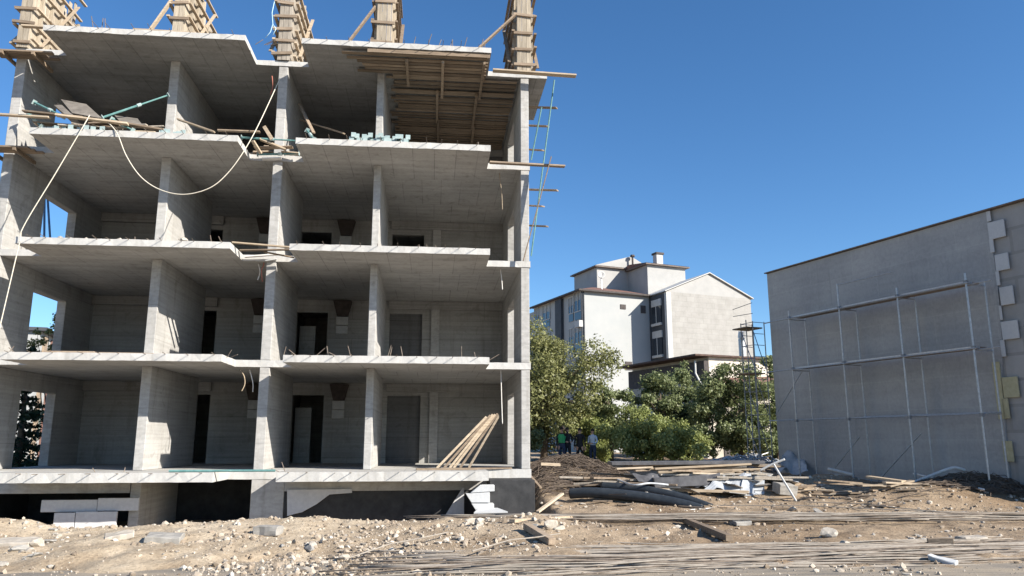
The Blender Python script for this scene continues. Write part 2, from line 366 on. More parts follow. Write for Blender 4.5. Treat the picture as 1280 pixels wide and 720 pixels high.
def ground_z(x, y):
    x = np.asarray(x, float); y = np.asarray(y, float)
    base = np.interp(y, [-50, 12.2, 12.9, 16, 20, 24.7, 28, 31, 36, 45, 80, 4000], [-.1, -.1, .0, .08, .18, .38, .55, .68, .82, .9, .9, .9])
    # bank of spoil in front of the unfinished block
    cr = np.interp(x, CREST_X, CREST_Z)
    prof = np.interp(y, [12.7, 14, 16, 17.2, 17.6, 18.6, 19.3], [0, .15, .75, 1, .9, .1, 0])
    left = 1 - sstep(0.6, 2.4, x)
    bank = np.maximum(base*0, (cr - base) * prof) * left
    z = base + bank
    # dug-out strip round the foundations
    lx = (x - BO.x)*E1.x + (y - BO.y)*E1.y; ly = (x - BO.x)*E2.x + (y - BO.y)*E2.y
    inside = sstep(-2.0, -0.9, ly) * (1 - sstep(12.6, 14.0, ly)) * sstep(-11.0, -9.7, lx) * (1 - sstep(5.75, 6.3, lx))
    z = z*(1-inside) + (-0.4)*inside
    # heaps: earth under the wire tangle, rubble along the grey wall
    def heap(cx, cy, rx, ry, h):
        d2 = ((x-cx)/rx)**2 + ((y-cy)/ry)**2; return h*np.exp(-d2*1.3)
    z = z + heap(2.1, 27.0, 2.2, 1.4, .5) + heap(1.0, 24.5, 1.0, 1.3, .3) + heap(3.4, 22.6, 1.3, .6, .22)
    z = z + heap(9.3, 25.5, 1.8, 1.2, .4) + heap(13.4, 23.0, 2.2, 1.1, .42) + heap(11.2, 22.0, 2.0, 1.0, .42) + heap(5.8, 24.9, 2.4, 1.1, .62) + heap(7.6, 24.3, 1.6, 1.0, .34) + heap(11.0, 27, 1.5, 1.5, .3)
    near = sstep(12.6, 13.6, y) * (1 - sstep(60, 160, y))
    amp = 0.10 * near * (0.5 + 0.5*(1-inside))
    strip = np.exp(-((y - (13.6 + np.maximum(x,0)*0.17))/1.1)**2) * sstep(-4.5, -2.5, x)
    strip2 = np.exp(-((y - 18.7)/0.9)**2) * sstep(-4, -2, x)
    amp = amp * (1 - 0.75*np.maximum(strip, strip2))
    z = z + amp*fbm(x, y, 0.55, 3, 3) + 0.9*amp*fbm(x, y, 2.1, 3, 9) + (1-0.0)*0.022*near*fbm(x, y, 7.0, 2, 21)
    z = z + sstep(11.6, 12.4, y)*(1-sstep(13.6, 14.6, y))*(.10*fbm(x, y, 1.6, 3, 5) + .16*fbm(x, y, .3, 2, 6) + .02)
    return z
def gz(x, y): return float(ground_z(np.array([x]), np.array([y]))[0])
def terrain():
    xs = np.concatenate([[-3000,-1500,-700,-300,-150,-90], np.arange(-60,-14,1.0), np.arange(-14,18,.1), np.arange(18,60,1.0), [60,90,150,300,700,1500,3000]])
    ys = np.concatenate([[-3000,-1000,-300,-100,-40,-15,0,6,10], np.arange(11.6,20,.08), np.arange(20,32,.14), np.arange(32,60,.8), [60,75,100,150,250,500,1000,2000,4000]])
    X, Y = np.meshgrid(xs, ys); Z = ground_z(X, Y)
    nx, ny = len(xs), len(ys)
    me = bpy.data.meshes.new('ground')
    co = np.stack([X, Y, Z], -1).reshape(-1, 3)
    i = np.arange(nx*ny).reshape(ny, nx)
    q = np.stack([i[:-1,:-1], i[:-1,1:], i[1:,1:], i[1:,:-1]], -1).reshape(-1, 4)
    me.from_pydata(co.tolist(), [], q.tolist()); me.polygons.foreach_set('use_smooth', [True]*len(q))
    me.materials.append(M['ground']); me.update()
    o = bpy.data.objects.new('ground', me); COL.objects.link(o); o['kind'] = 'structure'
terrain()
rd = MB(); rd.add([(-300,-8,0), (300,-8,0), (300,13.4,0), (-300,13.4,0)], [(0,1,2,3)])
ro = rd.build('road', M['road'], origin=Vector((0,0,0))); ro['kind'] = 'structure'

# ------------------------------------------------------------------ the unfinished block
BRZ = math.pi/2 - AZ
blk = empty('unfinished_building', BO, BRZ, 'five storey grey concrete building shell still open at the front, timber formwork on top', 'building')
LV = [1.2, 4.18, 7.18, 10.2, 13.2]; TH = [.24, .19, .18, .18, .16]
RC = 1.45
def slab_outline(k):
    o = [(-9.32, RC-.02), (-7.9, RC-.02), (-7.9, 0), (-2.5, 0), (-2.5, RC-.02), (-0.95, RC-.02), (-0.95, 0), (4.45, 0), (4.45, RC-.02)]
    o += [(6.3, RC-.02), (6.3, 4.6), (5.75, 4.6)] if k == 4 else [(5.75, RC-.02)]
    return o + [(5.75, 12.2), (-9.32, 12.2)]
def chip(o, amt, seed):
    # uneven cast edges: cut the outline finely and nudge the points
    bm = bmesh.new(); bm.from_mesh(o.data)
    es = [e for e in bm.edges if e.calc_length() > 0.5 and min(v.co.y for v in e.verts) < 1.6]
    for e in list(es): bmesh.ops.subdivide_edges(bm, edges=[e], cuts=max(1, int(e.calc_length()/0.18)))
    for v in bm.verts:
        if v.co.y < 1.6:
            n = mnoise.noise(Vector((v.co.x*3.1+seed, v.co.y*3.1, v.co.z*9)))
            m = mnoise.noise(Vector((v.co.x*7.3+seed*2, v.co.y*5, v.co.z*13+5)))
            v.co.y += amt*n; v.co.z += amt*0.35*m
    bmesh.ops.triangulate(bm, faces=[f for f in bm.faces if len(f.verts) > 4])
    bm.to_mesh(o.data); bm.free()
for k in range(5):
    o = MB().prism(slab_outline(k), LV[k]-TH[k], LV[k]).build('floor_slab', [M['slabshade'] if k == 4 else M['slab'], M['slabedge']], blk)
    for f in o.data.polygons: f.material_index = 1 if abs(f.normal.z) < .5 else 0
    chip(o, 0.022, k*3.7)
WALLS = [(-9.28, -9.0, 12.0, True), (-4.97, -4.71, 5.8, False), (-1.84, -1.57, 5.2, False), (1.09, 1.30, 5.6, False), (5.47, 5.72, 12.0, True)]
def wall_panel(k, s0, s1, dend, opening):
    z0, z1 = LV[k], LV[k+1]-TH[k+1]
    m = MB(); z0 += .002; z1 -= .002
    if opening:
        a, b_, h = 3.42, 5.5, LV[k]+2.25
        # one piece with a doorway-height opening: outline in (d, z)
        pts = [(RC, z0), (a, z0), (a, h), (b_, h), (b_, z0), (dend, z0), (dend, z1), (RC, z1)]
        m.prism(pts, s0, s1, fn=lambda d, z, s: (s, d, z))
    else:
        m.box((s0, RC, z0), (s1, dend, z1))
    o = m.build('shear_wall', M['wallc'], blk, bevel=.012)
for k in range(4):
    for wdef in WALLS: wall_panel(k, *wdef)
# rear walls with door openings, outer wall behind, partitions of the core
DOORS = [(-7.2, -6.2), (-5.6, -4.78), (-1.98, -0.88), (1.34, 2.52)]
for k in range(4):
    z0, z1 = LV[k]+.002, LV[k+1]-TH[k+1]-.002; h = LV[k] + 2.36
    pts = [(-9.0, z0)]
    for a, b_ in DOORS[1:]:
        pts += [(a, z0), (a, h), (b_, h), (b_, z0)]
    pts += [(5.47, z0), (5.47, z1), (-9.0, z1)]
    MB().prism(pts, 7.5, 7.7, fn=lambda s, z, d: (s, d, z)).build('rear_wall', M['backshade'] if k == 3 else M['backc'], blk)
    MB().box((-9.0, 11.75, z0), (5.47, 12.0, z1)).build('outer_wall', M['backc'], blk)
    for s in (-6.6, -2.6, 0.2, 3.4):
        MB().box((s, 7.703, z0), (s+.2, 11.747, z1)).build('core_wall', M['wallc'], blk)
    # shallow bands and pilasters cast on the rear wall
    MB().box((-9.0, 7.35, z1-.32), (-4.75, 7.497, z1)).build('rear_beam', M['backc'], blk, bevel=.01); MB().box((1.3, 7.36, z1-.3), (5.47, 7.497, z1)).build('rear_beam', M['backc'], blk, bevel=.01)
    MB().box((2.85, 7.40, z0), (3.15, 7.497, z1-.302)).build('pilaster', M['wallc'], blk)
    for sc in (-0.35, -3.25):
        zt = z1 - .05
        MB().prism([(sc-.33, zt), (sc+.33, zt), (sc+.2, zt-.56), (sc-.18, zt-.56)], 7.25, 7.497, fn=lambda s, z, d: (s, d, z)).build('funnel_recess', M['darkhole'], blk, bevel=.01)  # solid dark funnel shape standing for a recess in the rear wall
        p = MB(); p.box((sc-.22, 7.38, zt-.88), (sc+.2, 7.497, zt-.57)); p.box((sc-.22, 7.38, zt-1.2), (sc+.2, 7.497, zt-.9))
        p.build('block_infill', M['block'], blk, bevel=.012)
# a part-built block lining behind the middle doors
for k in (0, 1):
    MB().box((-1.97, 8.2, LV[k]+.002), (-1.4, 8.35, LV[k]+1.95)).build('block_lining', M['backc'], blk)
    MB().box((1.34, 7.62, LV[k]+.002), (2.52, 7.69, LV[k]+2.358)).build('door_infill', M['backshade'], blk)
# basement
zb = LV[0]-TH[0]-.002
MB().box((-9.28, RC, -.6), (-9.0, 12, zb)).build('basement_wall', M['bitumen'], blk)
MB().box((-9.0, 4.6, -.6), (-1.86, 4.85, zb)).build('basement_wall', M['bitumen'], blk)
MB().box((-8.98, RC, .62), (-4.99, 1.6, zb)).build('basement_beam', M['wallc'], blk, bevel=.01)
MB().box((-4.97, RC, -.6), (-4.71, 4.55, zb)).build('basement_wall', M['wallc'], blk, bevel=.01)
MB().box((-1.86, 1.703, -.6), (-1.58, 4.6, zb)).build('basement_wall', M['wallc'], blk)
MB().box((-1.86, RC-.02, -.6), (-0.99, 1.7, zb)).build('basement_wall', M['wallc'], blk, bevel=.01)
MB().box((-.985, RC, -.6), (4.5, 1.7, zb-.32)).build('basement_wall', M['bitumen'], blk)
MB().box((-.985, RC-.03, zb-.318), (4.5, 1.72, zb)).build('basement_beam', M['wallc'], blk, bevel=.01)
MB().box((4.5, .3, -.6), (5.70, 1.8, zb)).build('basement_wall', M['bitumen'], blk, bevel=.01)
MB().box((5.45, 1.802, -.6), (5.70, 12, zb)).build('basement_wall', M['bitumen'], blk)
# reinforcing stubs left in the slab edges (they throw the slanting shadows) and starter bars standing on the slabs
eb = 0
for k in range(5):
    for a, b_ in ((-7.85, -2.55), (-0.9, 4.4)):
        n = 10
        for i in range(n):
            s = a + (b_-a)*(i + .5 + rnd.uniform(-.28,.28))/n; ln = rnd.uniform(.16,.36)
            MB().tube([(s, .25, LV[k]-.03), (s+rnd.uniform(-.03,.03), -ln, LV[k]-.012+rnd.uniform(-.015,.03))], .0085, 5).build('edge_bar', M['rebar'], blk)
            eb += 1
STARTERS = [(4,120,28,118,5),(4,128,28,130,4),(4,134,30,134,8),(4,515,54,520,36),(4,532,54,540,32),(4,545,54,552,35),(4,560,56,566,36),(4,566,56,566,38),(4,578,57,584,36),(4,600,58,604,38),(4,606,58,606,42),
            (4,320,44,330,38),(4,330,60,345,54),(4,332,72,344,66),(4,336,78,346,77),
            (3,500,160,502,150),(3,392,178,388,160),(3,598,180,598,168),(3,605,180,610,172),
            (2,170,296,168,285),(2,195,296,185,288),(2,266,298,264,284),(2,280,300,275,288),(2,384,304,378,298),(2,525,306,524,297),(2,536,306,533,296),(2,548,306,544,298),
            (1,10,439,18,428),(1,22,439,14,430),(1,284,447,290,438),(1,289,447,298,444),(1,354,445,358,431),(1,374,444,362,434),(1,392,444,407,432),(1,411,444,409,429),(1,427,445,412,438),(1,439,444,435,428),
            (1,484,445,489,428),(1,487,445,490,430),(1,504,445,501,429),(1,577,447,577,430),(1,595,447,593,437),(1,612,449,624,442),
            (0,120,587,117,580),(0,155,587,155,580),(0,352,587,340,582),(0,357,587,352,574)]
for k, u0, v0, u1, v1 in STARTERS:
    d = .45
    a = bl(u0, v0, d); b_ = bl(u1, v1, d); dz = LV[k] - .03 - a[2]
    MB().tube([(a[0], d, LV[k]-.03), (b_[0], d+rnd.uniform(-.1,.1), b_[2]+dz)], .011, 5).build('starter_bar', M['rebar'], blk)

# ------------------------------------------------------------------ timber formwork of the next storey
def formwork(kind, s0, s1, label, brace=None):
    g = empty('wall_formwork', bw((s0+s1)/2, RC-.05, LV[4]), BRZ, label, 'formwork', 'timber wall formwork standing on the top slab')
    wd = (s1-s0); L = 3.0; H = 3.1
    fz, fb = {'a': ('woodz','wood'), 'b': ('woodz','wood'), 'c': ('woodgrey','wood'), 'd': ('woodz','woodold'), 'e': ('woodz','woodold')}[kind]; stp = {'a':.55,'b':.5,'c':.42,'d':.62,'e':.58}[kind]
    m = MB(); x = -wd/2
    while x < wd/2 - .02:
        bwid = min(rnd.uniform(.11,.16), wd/2 - x); m.box((x+.004, -.03+rnd.uniform(-.006,.006), 0.01), (x+bwid-.004, 0, H+rnd.uniform(-.15,.1))); x += bwid
    m.build('end_panel', M[fz], g)
    for sx in (-1, 1):
        m = MB(); y = .02
        while y < L:
            bwid = rnd.uniform(.12,.2); xo = sx*wd/2
            m.box((min(xo, xo-sx*.03), y, .01), (max(xo, xo-sx*.03), y+bwid-.012, H + (rnd.uniform(-.9,.25) if rnd.random() < .6 else -1.3*rnd.random()) - y*.15)); y += bwid
        m.build('side_panel', M[fz], g)
        y = .35
        while y < L:
            MB().box((sx*(wd/2+.003) if sx > 0 else -wd/2-.103, y, .03), (sx*(wd/2+.103) if sx > 0 else -wd/2-.003, y+.06, H-.35+rnd.uniform(-.3,.2)-y*.12)).build('stud', M[fz], g)
            y += .55
        for q in range(6):
            z = .2 + q*stp + rnd.uniform(-.07,.07); xo = sx*(wd/2+.13)
            MB().beam((xo, -.02-rnd.uniform(0,.08), z), (xo, L*rnd.uniform(.85,1.0), z+rnd.uniform(-.05,.05)), .09, .05).build('waler', M[fb], g)
        MB().beam((sx*(wd/2+.23), -.02+rnd.uniform(0,.3), .1+rnd.uniform(0,.3)), (sx*(wd/2+.23), L*.7, 2.6), .03, .10, up=(1,0,0)).build('brace', M[fb], g)
    for q in range(6):
        z = .2 + q*stp + rnd.uniform(-.07,.07)
        MB().beam((-wd/2-rnd.uniform(.03,.2), -.06, z), (wd/2+rnd.uniform(.02,.14), -.06, z+rnd.uniform(-.05,.05)), .05, .085).build('clamp_batten', M['woodold'], g)
    if brace:
        p0, p1 = brace; inv = Matrix.Rotation(-BRZ, 4, 'Z')
        MB().beam(inv @ (p0-g.location), inv @ (p1-g.location), .05, .14, up=(0,1,0)).build('raking_prop', M[fb], g)
    return g
formwork('a', -9.30, -8.98, 'timber wall formwork at the outer roof end over the board platform')
formwork('b', -5.0, -4.68, 'timber wall formwork with a raking prop, standing behind the plank-edged roof slab', (bw(-5.75, 1.0, 13.2), bp(215, 0, 1.4)))
formwork('c', -1.9, -1.52, 'tall timber wall formwork with blue tape, rising from the notch between the two roof slabs')
formwork('d', 1.02, 1.48, 'narrow pale timber formwork with a raking prop, set between the notch and the roof corner', (bw(-.02, .9, 13.2), bp(469, 9, 1.35)))
formwork('e', 5.36, 5.80, 'timber wall formwork at the open sky corner of the roof above the bare planks', (bw(3.75, .8, 13.2), bp(645, 18, 1.3)))
# notch formwork hanging below the roof slab over the first wall
tp = MB(); q0 = bp(343, 30, 1.2)
tp.tube([bp(343,2,1.3), bp(340,16,1.25), bp(341,30,1.22), bp(338,40,1.2), bp(332,47,1.2)], .012, 5); tp.tube([bp(341,30,1.22), bp(345,36,1.2), bp(341,44,1.2)], .012, 5)
tag(tp.build('tape', simple('pale blue tape', (.35,.55,.68),(.5,.68,.78), 8), None, True), 'pale blue plastic tape dangling from the notch formwork', 'tape')

def plank(p, q, wd, h, m, label, cat='plank', group=None, up=(0,0,1), name='plank'):
    return tag(MB().beam(p, q, wd, h, up).build(name, M[m], bevel=.004), label, cat, group)
# edge boards along the roof slab
plank(bw(-8.55, .2, 13.235), bw(-5.4, .24, 13.24), .14, .05, 'wood', 'long tan plank lying along the roof slab edge, farther end by the corner formwork')
plank(bw(-5.6, .2, 13.29), bw(-3.9, .22, 13.285), .14, .05, 'wood', 'shorter tan plank overlapping the long one at the roof edge')
plank(bw(-4.3, .16, 13.235), bw(-2.7, .14, 13.235), .10, .04, 'woodold', 'thin brown plank at the roof edge beside the notch')
# small platforms at the building's outer corners
def platform(s0, s1, d0, z, label, n=3):
    g = empty('bracket_platform', bw((s0+s1)/2, d0, z), BRZ, label, 'platform', 'plank platforms at the building corners')
    L = (s1-s0)
    for i in range(n):
        MB().box((-L/2+rnd.uniform(-.2,.2), i*.17, 0), (L/2+rnd.uniform(-.15,.25), i*.17+.155, .045)).build('board', M['woodold'], g)
    MB().beam((-L*.3, -.05, -.05), (-L*.3, n*.17+.6, -.05), .07, .09).build('bearer', M['wooddark'], g)
    MB().beam((L*.25, -.05, -.05), (L*.25, n*.17+.6, -.05), .07, .09).build('bearer', M['wooddark'], g)
    return g
platform(-9.75, -8.2, .98, 12.88, 'small board platform under the roof slab at the outer corner by the sky')
platform(-9.75, -8.35, .9, 9.96, 'small board platform under the third floor slab at the outer corner by the sky')
# roof corner above the bare planks: pale boards poking out past the wall
plank(bp(616,88,1.15), bp(720,95,1.1), .2, .05, 'wood', 'pale board under the roof corner poking out furthest into the sky')
plank(bp(612,203,1.1), bp(706,208,1.15), .16, .05, 'woodold', 'brown board at third floor level crossed by the leaning board outside the end wall')
plank(bp(654,326,1.2), bp(689,196,.98), .11, .03, 'woodold', 'long grey board leaning steeply against the end wall outside', up=(1,0,0))
for i, (v, u1, how) in enumerate([(134,696,'highest'), (157,685,'second highest'), (187,679,'third highest'), (237,697,'third lowest and longest'), (257,679,'second lowest'), (282,684,'lowest')]):
    plank(bp(664-3, v, 3.0), bp(u1, v+1, 2.4), .14, .04, 'woodold', '%s short board end poking past the end wall above the trees' % how, group='short boards poking past the end wall')
for i, (a, b_, how) in enumerate([((664,320),(693,100),'long'), ((664,200),(677,134),'short')]):
    tag(MB().tube([bp(*a, 1.9), bp(*b_, 1.6)], .022, 8).build('steel_pole', M['green']), '%s thin blue green pole leaning outside the end wall under the roof corner' % how, 'pole')
# timber shuttering still under the roof slab, end bay
sh = empty('slab_shuttering', bw(3.0, .1, LV[4]-TH[4]-.3), BRZ, 'dark timber shuttering boards still fixed under the roof slab', 'shuttering')
d = .12; i = 0
while d < 7.2:
    s0 = 1.45 if d > 1.3 else (.55 if d > .5 else .3)
    s1 = 5.4 if d > 1.5 else 4.4
    s0 += rnd.uniform(-.15,.2); bwid = rnd.uniform(.10,.17)
    z = .16 + rnd.uniform(-.03,.05)
    if d > 1.3: s0 = max(s0, 1.34); s1 = min(s1, 5.44)
    MB().box((s0-3.0, d-.1, z), (s1-3.0+rnd.uniform(-.05,.0), d-.1+bwid, z+.03)).build('board', M['wooddark'], sh)
    d += bwid + rnd.uniform(.03,.14); i += 1
for (s, d0, d1, zz) in [(2.0,.3,1.9,0),(3.05,.25,2.6,-.02),(4.25,.2,2.6,-.01),(2.9,2.2,4.6,.0),(4.15,2.3,5.0,-.02),(2.95,4.4,7,.0),(4.2,4.8,7,.0)]:
    MB().box((s-3.03, d0-.1, .04+zz), (s-2.95, d1-.1, .13+zz)).build('joist', M['woodold'], sh)
MB().box((-2.1, -.06, .165), (1.42, -.03, .285)).build('edge_board', M['wooddark'], sh)

# ------------------------------------------------------------------ loose gear on the third floor
def prop(p, q, label, group=None, caps=True):
    p = Vector(p); q = Vector(q); dv = (q-p).normalized()
    g = empty('steel_prop', p, 0, label, 'steel prop', group)
    mid = p.lerp(q, .55)
    MB().tube([Vector((0,0,0)), mid-p], .032, 8).build('outer_tube', M['green'], g)
    MB().tube([mid-p, q-p], .024, 8).build('inner_tube', M['green'], g)
    MB().tube([mid-p-dv*.07, mid-p+dv*.05], .05, 8).build('collar', M['propcap'], g)
    if caps:
        a = dv.cross(Vector((0,0,1))).normalized(); b_ = a.cross(dv)
        for c0 in (Vector((0,0,0)), q-p):
            MB().beam(c0-dv*.006, c0+dv*.006, .13, .13).build('end_plate', M['propcap'], g)
    return g
prop(bw(*bl(128,147,.35)), bw(*bl(210,119,1.2)), 'long green steel prop leaning up against the second wall on the third floor')
prop(bw(*bl(43,128,.9)), bw(*bl(80,146,.5)), 'green steel prop slanting down behind the ropes near the outer corner')
prop(bw(*bl(140,149,.3)), bw(*bl(166,163,.1)), 'short green steel prop sloping down to the slab edge beside the plywood sheets')
prop(bw(*bl(36,143,.5)), bw(*bl(52,158,.4)), 'short green steel prop at the third floor corner by the sky')
# stack of props seen end on
def prop_stack(s0, s1, rows, label, group, n, lean=0):
    for i in range(n):
        s = s0 + (s1-s0)*((i*0.618) % 1.0); r = i % rows
        z = LV[3] + .075 + r*.115; d0 = .05 + rnd.uniform(0,.25)
        prop(bw(s, d0, z), bw(s + rnd.uniform(-.15,.15), d0+2.6, z + rnd.uniform(0,.05)), label, group)
prop_stack(.55, 2.15, 2, 'green steel prop lying end on in the stack on the slab beside the narrow wall', 'steel props stacked on the third floor slab', 26)
prop_stack(-7.7, -6.0, 1, 'green steel prop lying end on under the planks near the outer corner', 'steel props under the planks on the third floor', 12)
prop_stack(-4.55, -3.9, 1, 'green steel prop lying end on at the foot of the second wall', 'steel props at the foot of the second wall', 6)
plank(bp(-4,143,.5), bp(62,147,.25), .14, .045, 'wood', 'pale plank at the third floor corner reaching out over the sky')
plank(bp(29,139,.3), bp(104,147,.15), .14, .045, 'woodold', 'grey plank on the third floor ending at the rope knot')
plank(bp(70,144,.05), bp(160,155,.05), .16, .05, 'wood', 'tan plank at the third floor slab edge between the two hanging ropes')
plank(bp(140,152,.2), bp(206,163,.15), .18, .05, 'woodold', 'grey plank on the third floor sloping down to the second wall')
plank(bp(222,149,.3), bp(268,165,.15), .12, .04, 'wood', 'pale plank leaning down from the second wall to the slab')
plank(bp(272,163,.6), bp(325,165,.7), .12, .04, 'woodold', 'thin flat plank at the slab corner next to the notch')
def sheet(pts, th, m, label, name='plywood_sheet', cat='plywood sheet'):
    pts = [Vector(p) for p in pts]; n = (pts[1]-pts[0]).cross(pts[2]-pts[0]).normalized()*th
    k = len(pts); mb = MB().add(pts + [p+n for p in pts], [tuple(range(k))[::-1], tuple(range(k, 2*k))] + [(i,(i+1)%k,k+(i+1)%k,k+i) for i in range(k)])
    return tag(mb.build(name, M[m], bevel=.003), label, cat)
sheet([bp(76,124,1.0), bp(108,130,1.0), bp(128,148,.4), bp(90,141,.4)], .02, 'ply', 'dark plywood sheet propped highest on the third floor pile')
sheet([bp(67,131,.9), bp(78,131,.9), bp(92,144,.35), bp(80,142,.35)], .02, 'ply', 'small dark plywood sheet propped next to the larger one')
sheet([bp(143,144,1.0), bp(172,148,1.0), bp(178,156,.4), bp(150,152,.4)], .02, 'ply', 'dark plywood sheet lying flatter behind the hanging rope')
for i in range(18):
    s_ = rnd.uniform(-7.6, -5.1); d_ = rnd.uniform(.25, 1.1); L = rnd.uniform(.6, 1.9); an = rnd.gauss(.1, .35); dv = Vector((math.cos(an), math.sin(an)*.5, 0))*L/2
    z_ = LV[3] + rnd.uniform(.16, .42); ti = rnd.uniform(-.1,.1)
    plank(bw(s_-dv.x, d_-dv.y, z_-ti), bw(s_+dv.x, d_+dv.y, z_+ti), rnd.uniform(.08,.2), .035, rnd.choice(['woodold','wooddark','woodgrey','wood']), 'plank in the loose heap on the third floor slab between the ropes', 'plank', 'planks heaped on the third floor')
for i in range(9):
    s_ = rnd.uniform(-2.4, -1.2); d_ = rnd.uniform(1.5, 2.4); L = rnd.uniform(.5, 1.3); an = rnd.gauss(0, .5); dv = Vector((math.cos(an), math.sin(an)*.4, 0))*L/2
    z_ = LV[3] + rnd.uniform(.03, .25)
    plank(bw(min(s_-dv.x,-1.9), d_-dv.y, z_), bw(s_+dv.x-.2, d_+dv.y, z_+rnd.uniform(-.02,.15)), rnd.uniform(.08,.16), .035, rnd.choice(['woodold','wooddark','woodgrey','wood']), 'plank in the tangle at the third floor notch', 'plank', 'planks tangled at the third floor notch')
# boards and props lying across the notch, third floor
prop(bw(*bl(302,172,.9)), bw(*bl(372,176,.8)), 'green steel prop lying across the third floor notch, uppermost')
prop(bw(*bl(322,193,1.25)), bw(*bl(374,192,1.2)), 'green steel prop lying across the third floor notch, lowest')
prop(bw(*bl(384,163,.5)), bw(*bl(392,174,.3)), 'short pale prop head sticking up at the start of the slab past the notch')
plank(bp(330,158,.9), bp(340,174,.8), .10, .04, 'wood', 'short tan board standing up in the third floor notch', up=(0,1,0))
plank(bp(325,174,.9), bp(357,187,1.0), .14, .05, 'wood', 'bright pale plank slanting across the third floor notch')
plank(bp(316,176,.8), bp(326,192,1.1), .10, .05, 'wood', 'short pale plank beside the slab end in the notch')
plank(bp(318,185,1.1), bp(366,184,1.1), .2, .03, 'woodold', 'wide grey board bridging the third floor notch')
plank(bp(328,199,1.3), bp(352,198,1.3), .18, .03, 'cablewhite', 'pale board end lowest under the third floor notch')
plank(bp(352,190,1.25), bp(374,192,1.2), .16, .03, 'wood', 'tan board end by the wall front at the third floor notch')
plank(bp(374,130,2.6), bp(392,166,.9), .10, .04, 'woodold', 'old plank leaning inside the dark third floor bay past the notch')
plank(bp(376,150,2.6), bp(430,167,1.2), .10, .04, 'woodold', 'old plank lying low inside the dark third floor bay')
# second floor notch
plank(bp(290,303,.4), bp(362,309,.5), .10, .04, 'wood', 'bright tan plank bridging the second floor notch, front one')
plank(bp(300,313,.9), bp(362,312,.9), .14, .03, 'woodold', 'brown plank bridging the second floor notch, middle one')
plank(bp(306,321,1.3), bp(348,318,1.25), .12, .04, 'cablewhite', 'pale grey board lowest in the second floor notch')
plank(bp(330,315,1.0), bp(368,322,1.2), .10, .03, 'wooddark', 'dark plank slanting down at the wall front in the second floor notch')
plank(bp(332,326,1.35), bp(346,324,1.35), .10, .03, 'foam', 'small white board stub under the second floor notch')
# first floor: boards on the slab edge
plank(bw(-6.9, .15, 4.205), bw(-5.7, .2, 4.21), .2, .04, 'woodold', 'flat grey board lying on the first floor slab edge')
plank(bw(-5.6, .2, 4.2), bw(-4.3, .3, 4.2), .14, .03, 'woodold', 'flat thin board lying on the first floor slab before the sunlit wall')
# stones on second floor slab edge
# ropes
def rope(pts, r, label, m='rope', name='rope', cat='rope'):
    # smooth through the points
    P = [Vector(p) for p in pts]; out = []
    for i in range(len(P)-1):
        p0 = P[max(i-1,0)]; p1 = P[i]; p2 = P[i+1]; p3 = P[min(i+2,len(P)-1)]
        for k in range(8):
            t = k/8; out.append(.5*((2*p1)+(p2-p0)*t+(2*p0-5*p1+4*p2-p3)*t*t+(3*p1-p0-3*p2+p3)*t**3))
    out.append(P[-1])
    return tag(MB().tube(out, r, 6).build(name, M[m], smooth=True), label, cat)
rope([bp(112,144,.05), bp(104,158,-.08), bp(68,219,-.1), bp(30,282,-.1), bp(24,305,-.1), bp(0,408,-.1), bp(-14,470,-.1)], .014, 'pale rope hanging straight down in front of the outer bays')
rope([bp(132,150,.1), bp(146,166,-.06), bp(158,195,-.1), bp(176,221,-.1), bp(200,237,-.1), bp(230,243,-.1), bp(262,235,-.1), bp(285,216,-.1), bp(306,187,-.1), bp(325,152,.3), bp(350,98,1.3)], .014, 'pale rope slung in a wide loop from the third floor slab to the roof notch')
for pts, m, lab in [([(328,352,1.6),(327,338,1.6),(330,330,1.6),(326,320,1.6)], 'cablered', 'short red conduit hanging under the second floor notch beside the wall'),
                    ([(322,350,1.7),(325,340,1.7),(323,330,1.7)], 'cablewhite', 'short pale conduit hanging under the second floor notch'),
                    ([(302,489,1.6),(306,480,1.6),(305,470,1.6),(300,462,1.6)], 'wood', 'bent tan conduit hanging under the first floor notch'),
                    ([(316,490,1.7),(316,478,1.7),(312,462,1.7)], 'cablewhite', 'pale conduit hanging straight under the first floor notch'),
                    ([(338,118,1.6),(341,108,1.6),(340,95,1.6)], 'cablered', 'short red conduit hanging under the roof notch'),
                    ([(628,262,1.8),(627,240,1.8),(625,225,1.8),(624,207,1.8)], 'wood', 'tan conduit hanging from the third floor slab by the end wall'),
                    ([(628,362,1.8),(627,348,1.8),(625,333,1.8)], 'cablewhite', 'white conduit hanging from the second floor slab by the end wall'),
                    ([(628,530,1.8),(627,500,1.8),(626,460,1.8)], 'cablewhite', 'long white conduit hanging from the first floor slab by the end wall')]:
    rope([bp(*p) for p in pts], .014, lab, m, 'conduit', 'conduit')
# ground floor: leaning planks, flat planks, green pole
for i, (a, b_) in enumerate([((546,582),(608,521)), ((555,582),(613,519)), ((562,583),(616,518)), ((567,583),(619,518)), ((575,583),(622,517)), ((586,582),(624,519)), ((549,582),(597,531))]):
    s0 = bl(*a, 1.9+i*.06); s1 = bl(*b_, 4.4+i*.03)
    s0 = bl(*a, 1.5+i*.04); s1 = bl(*b_, 1.72+i*.03)
    plank(bw(s0[0], 1.5+i*.04, 1.23), bw(min(s1[0], 5.40), 1.72+i*.03, s1[2]), .065, .035, ('wood','woodold','wood')[i%3], 'tan plank leaning in the fan of planks in the ground floor end bay', group='planks leaning in the ground floor end bay', up=(0,1,0))
plank(bw(2.55, .9, 1.225), bw(4.2, 1.0, 1.23), .25, .05, 'wooddark', 'brown plank lying flat under the leaning planks')
plank(bw(3.1, 1.3, 1.222), bw(5.2, 1.5, 1.222), .15, .04, 'woodold', 'grey plank lying flat by the doorway of the end wall')
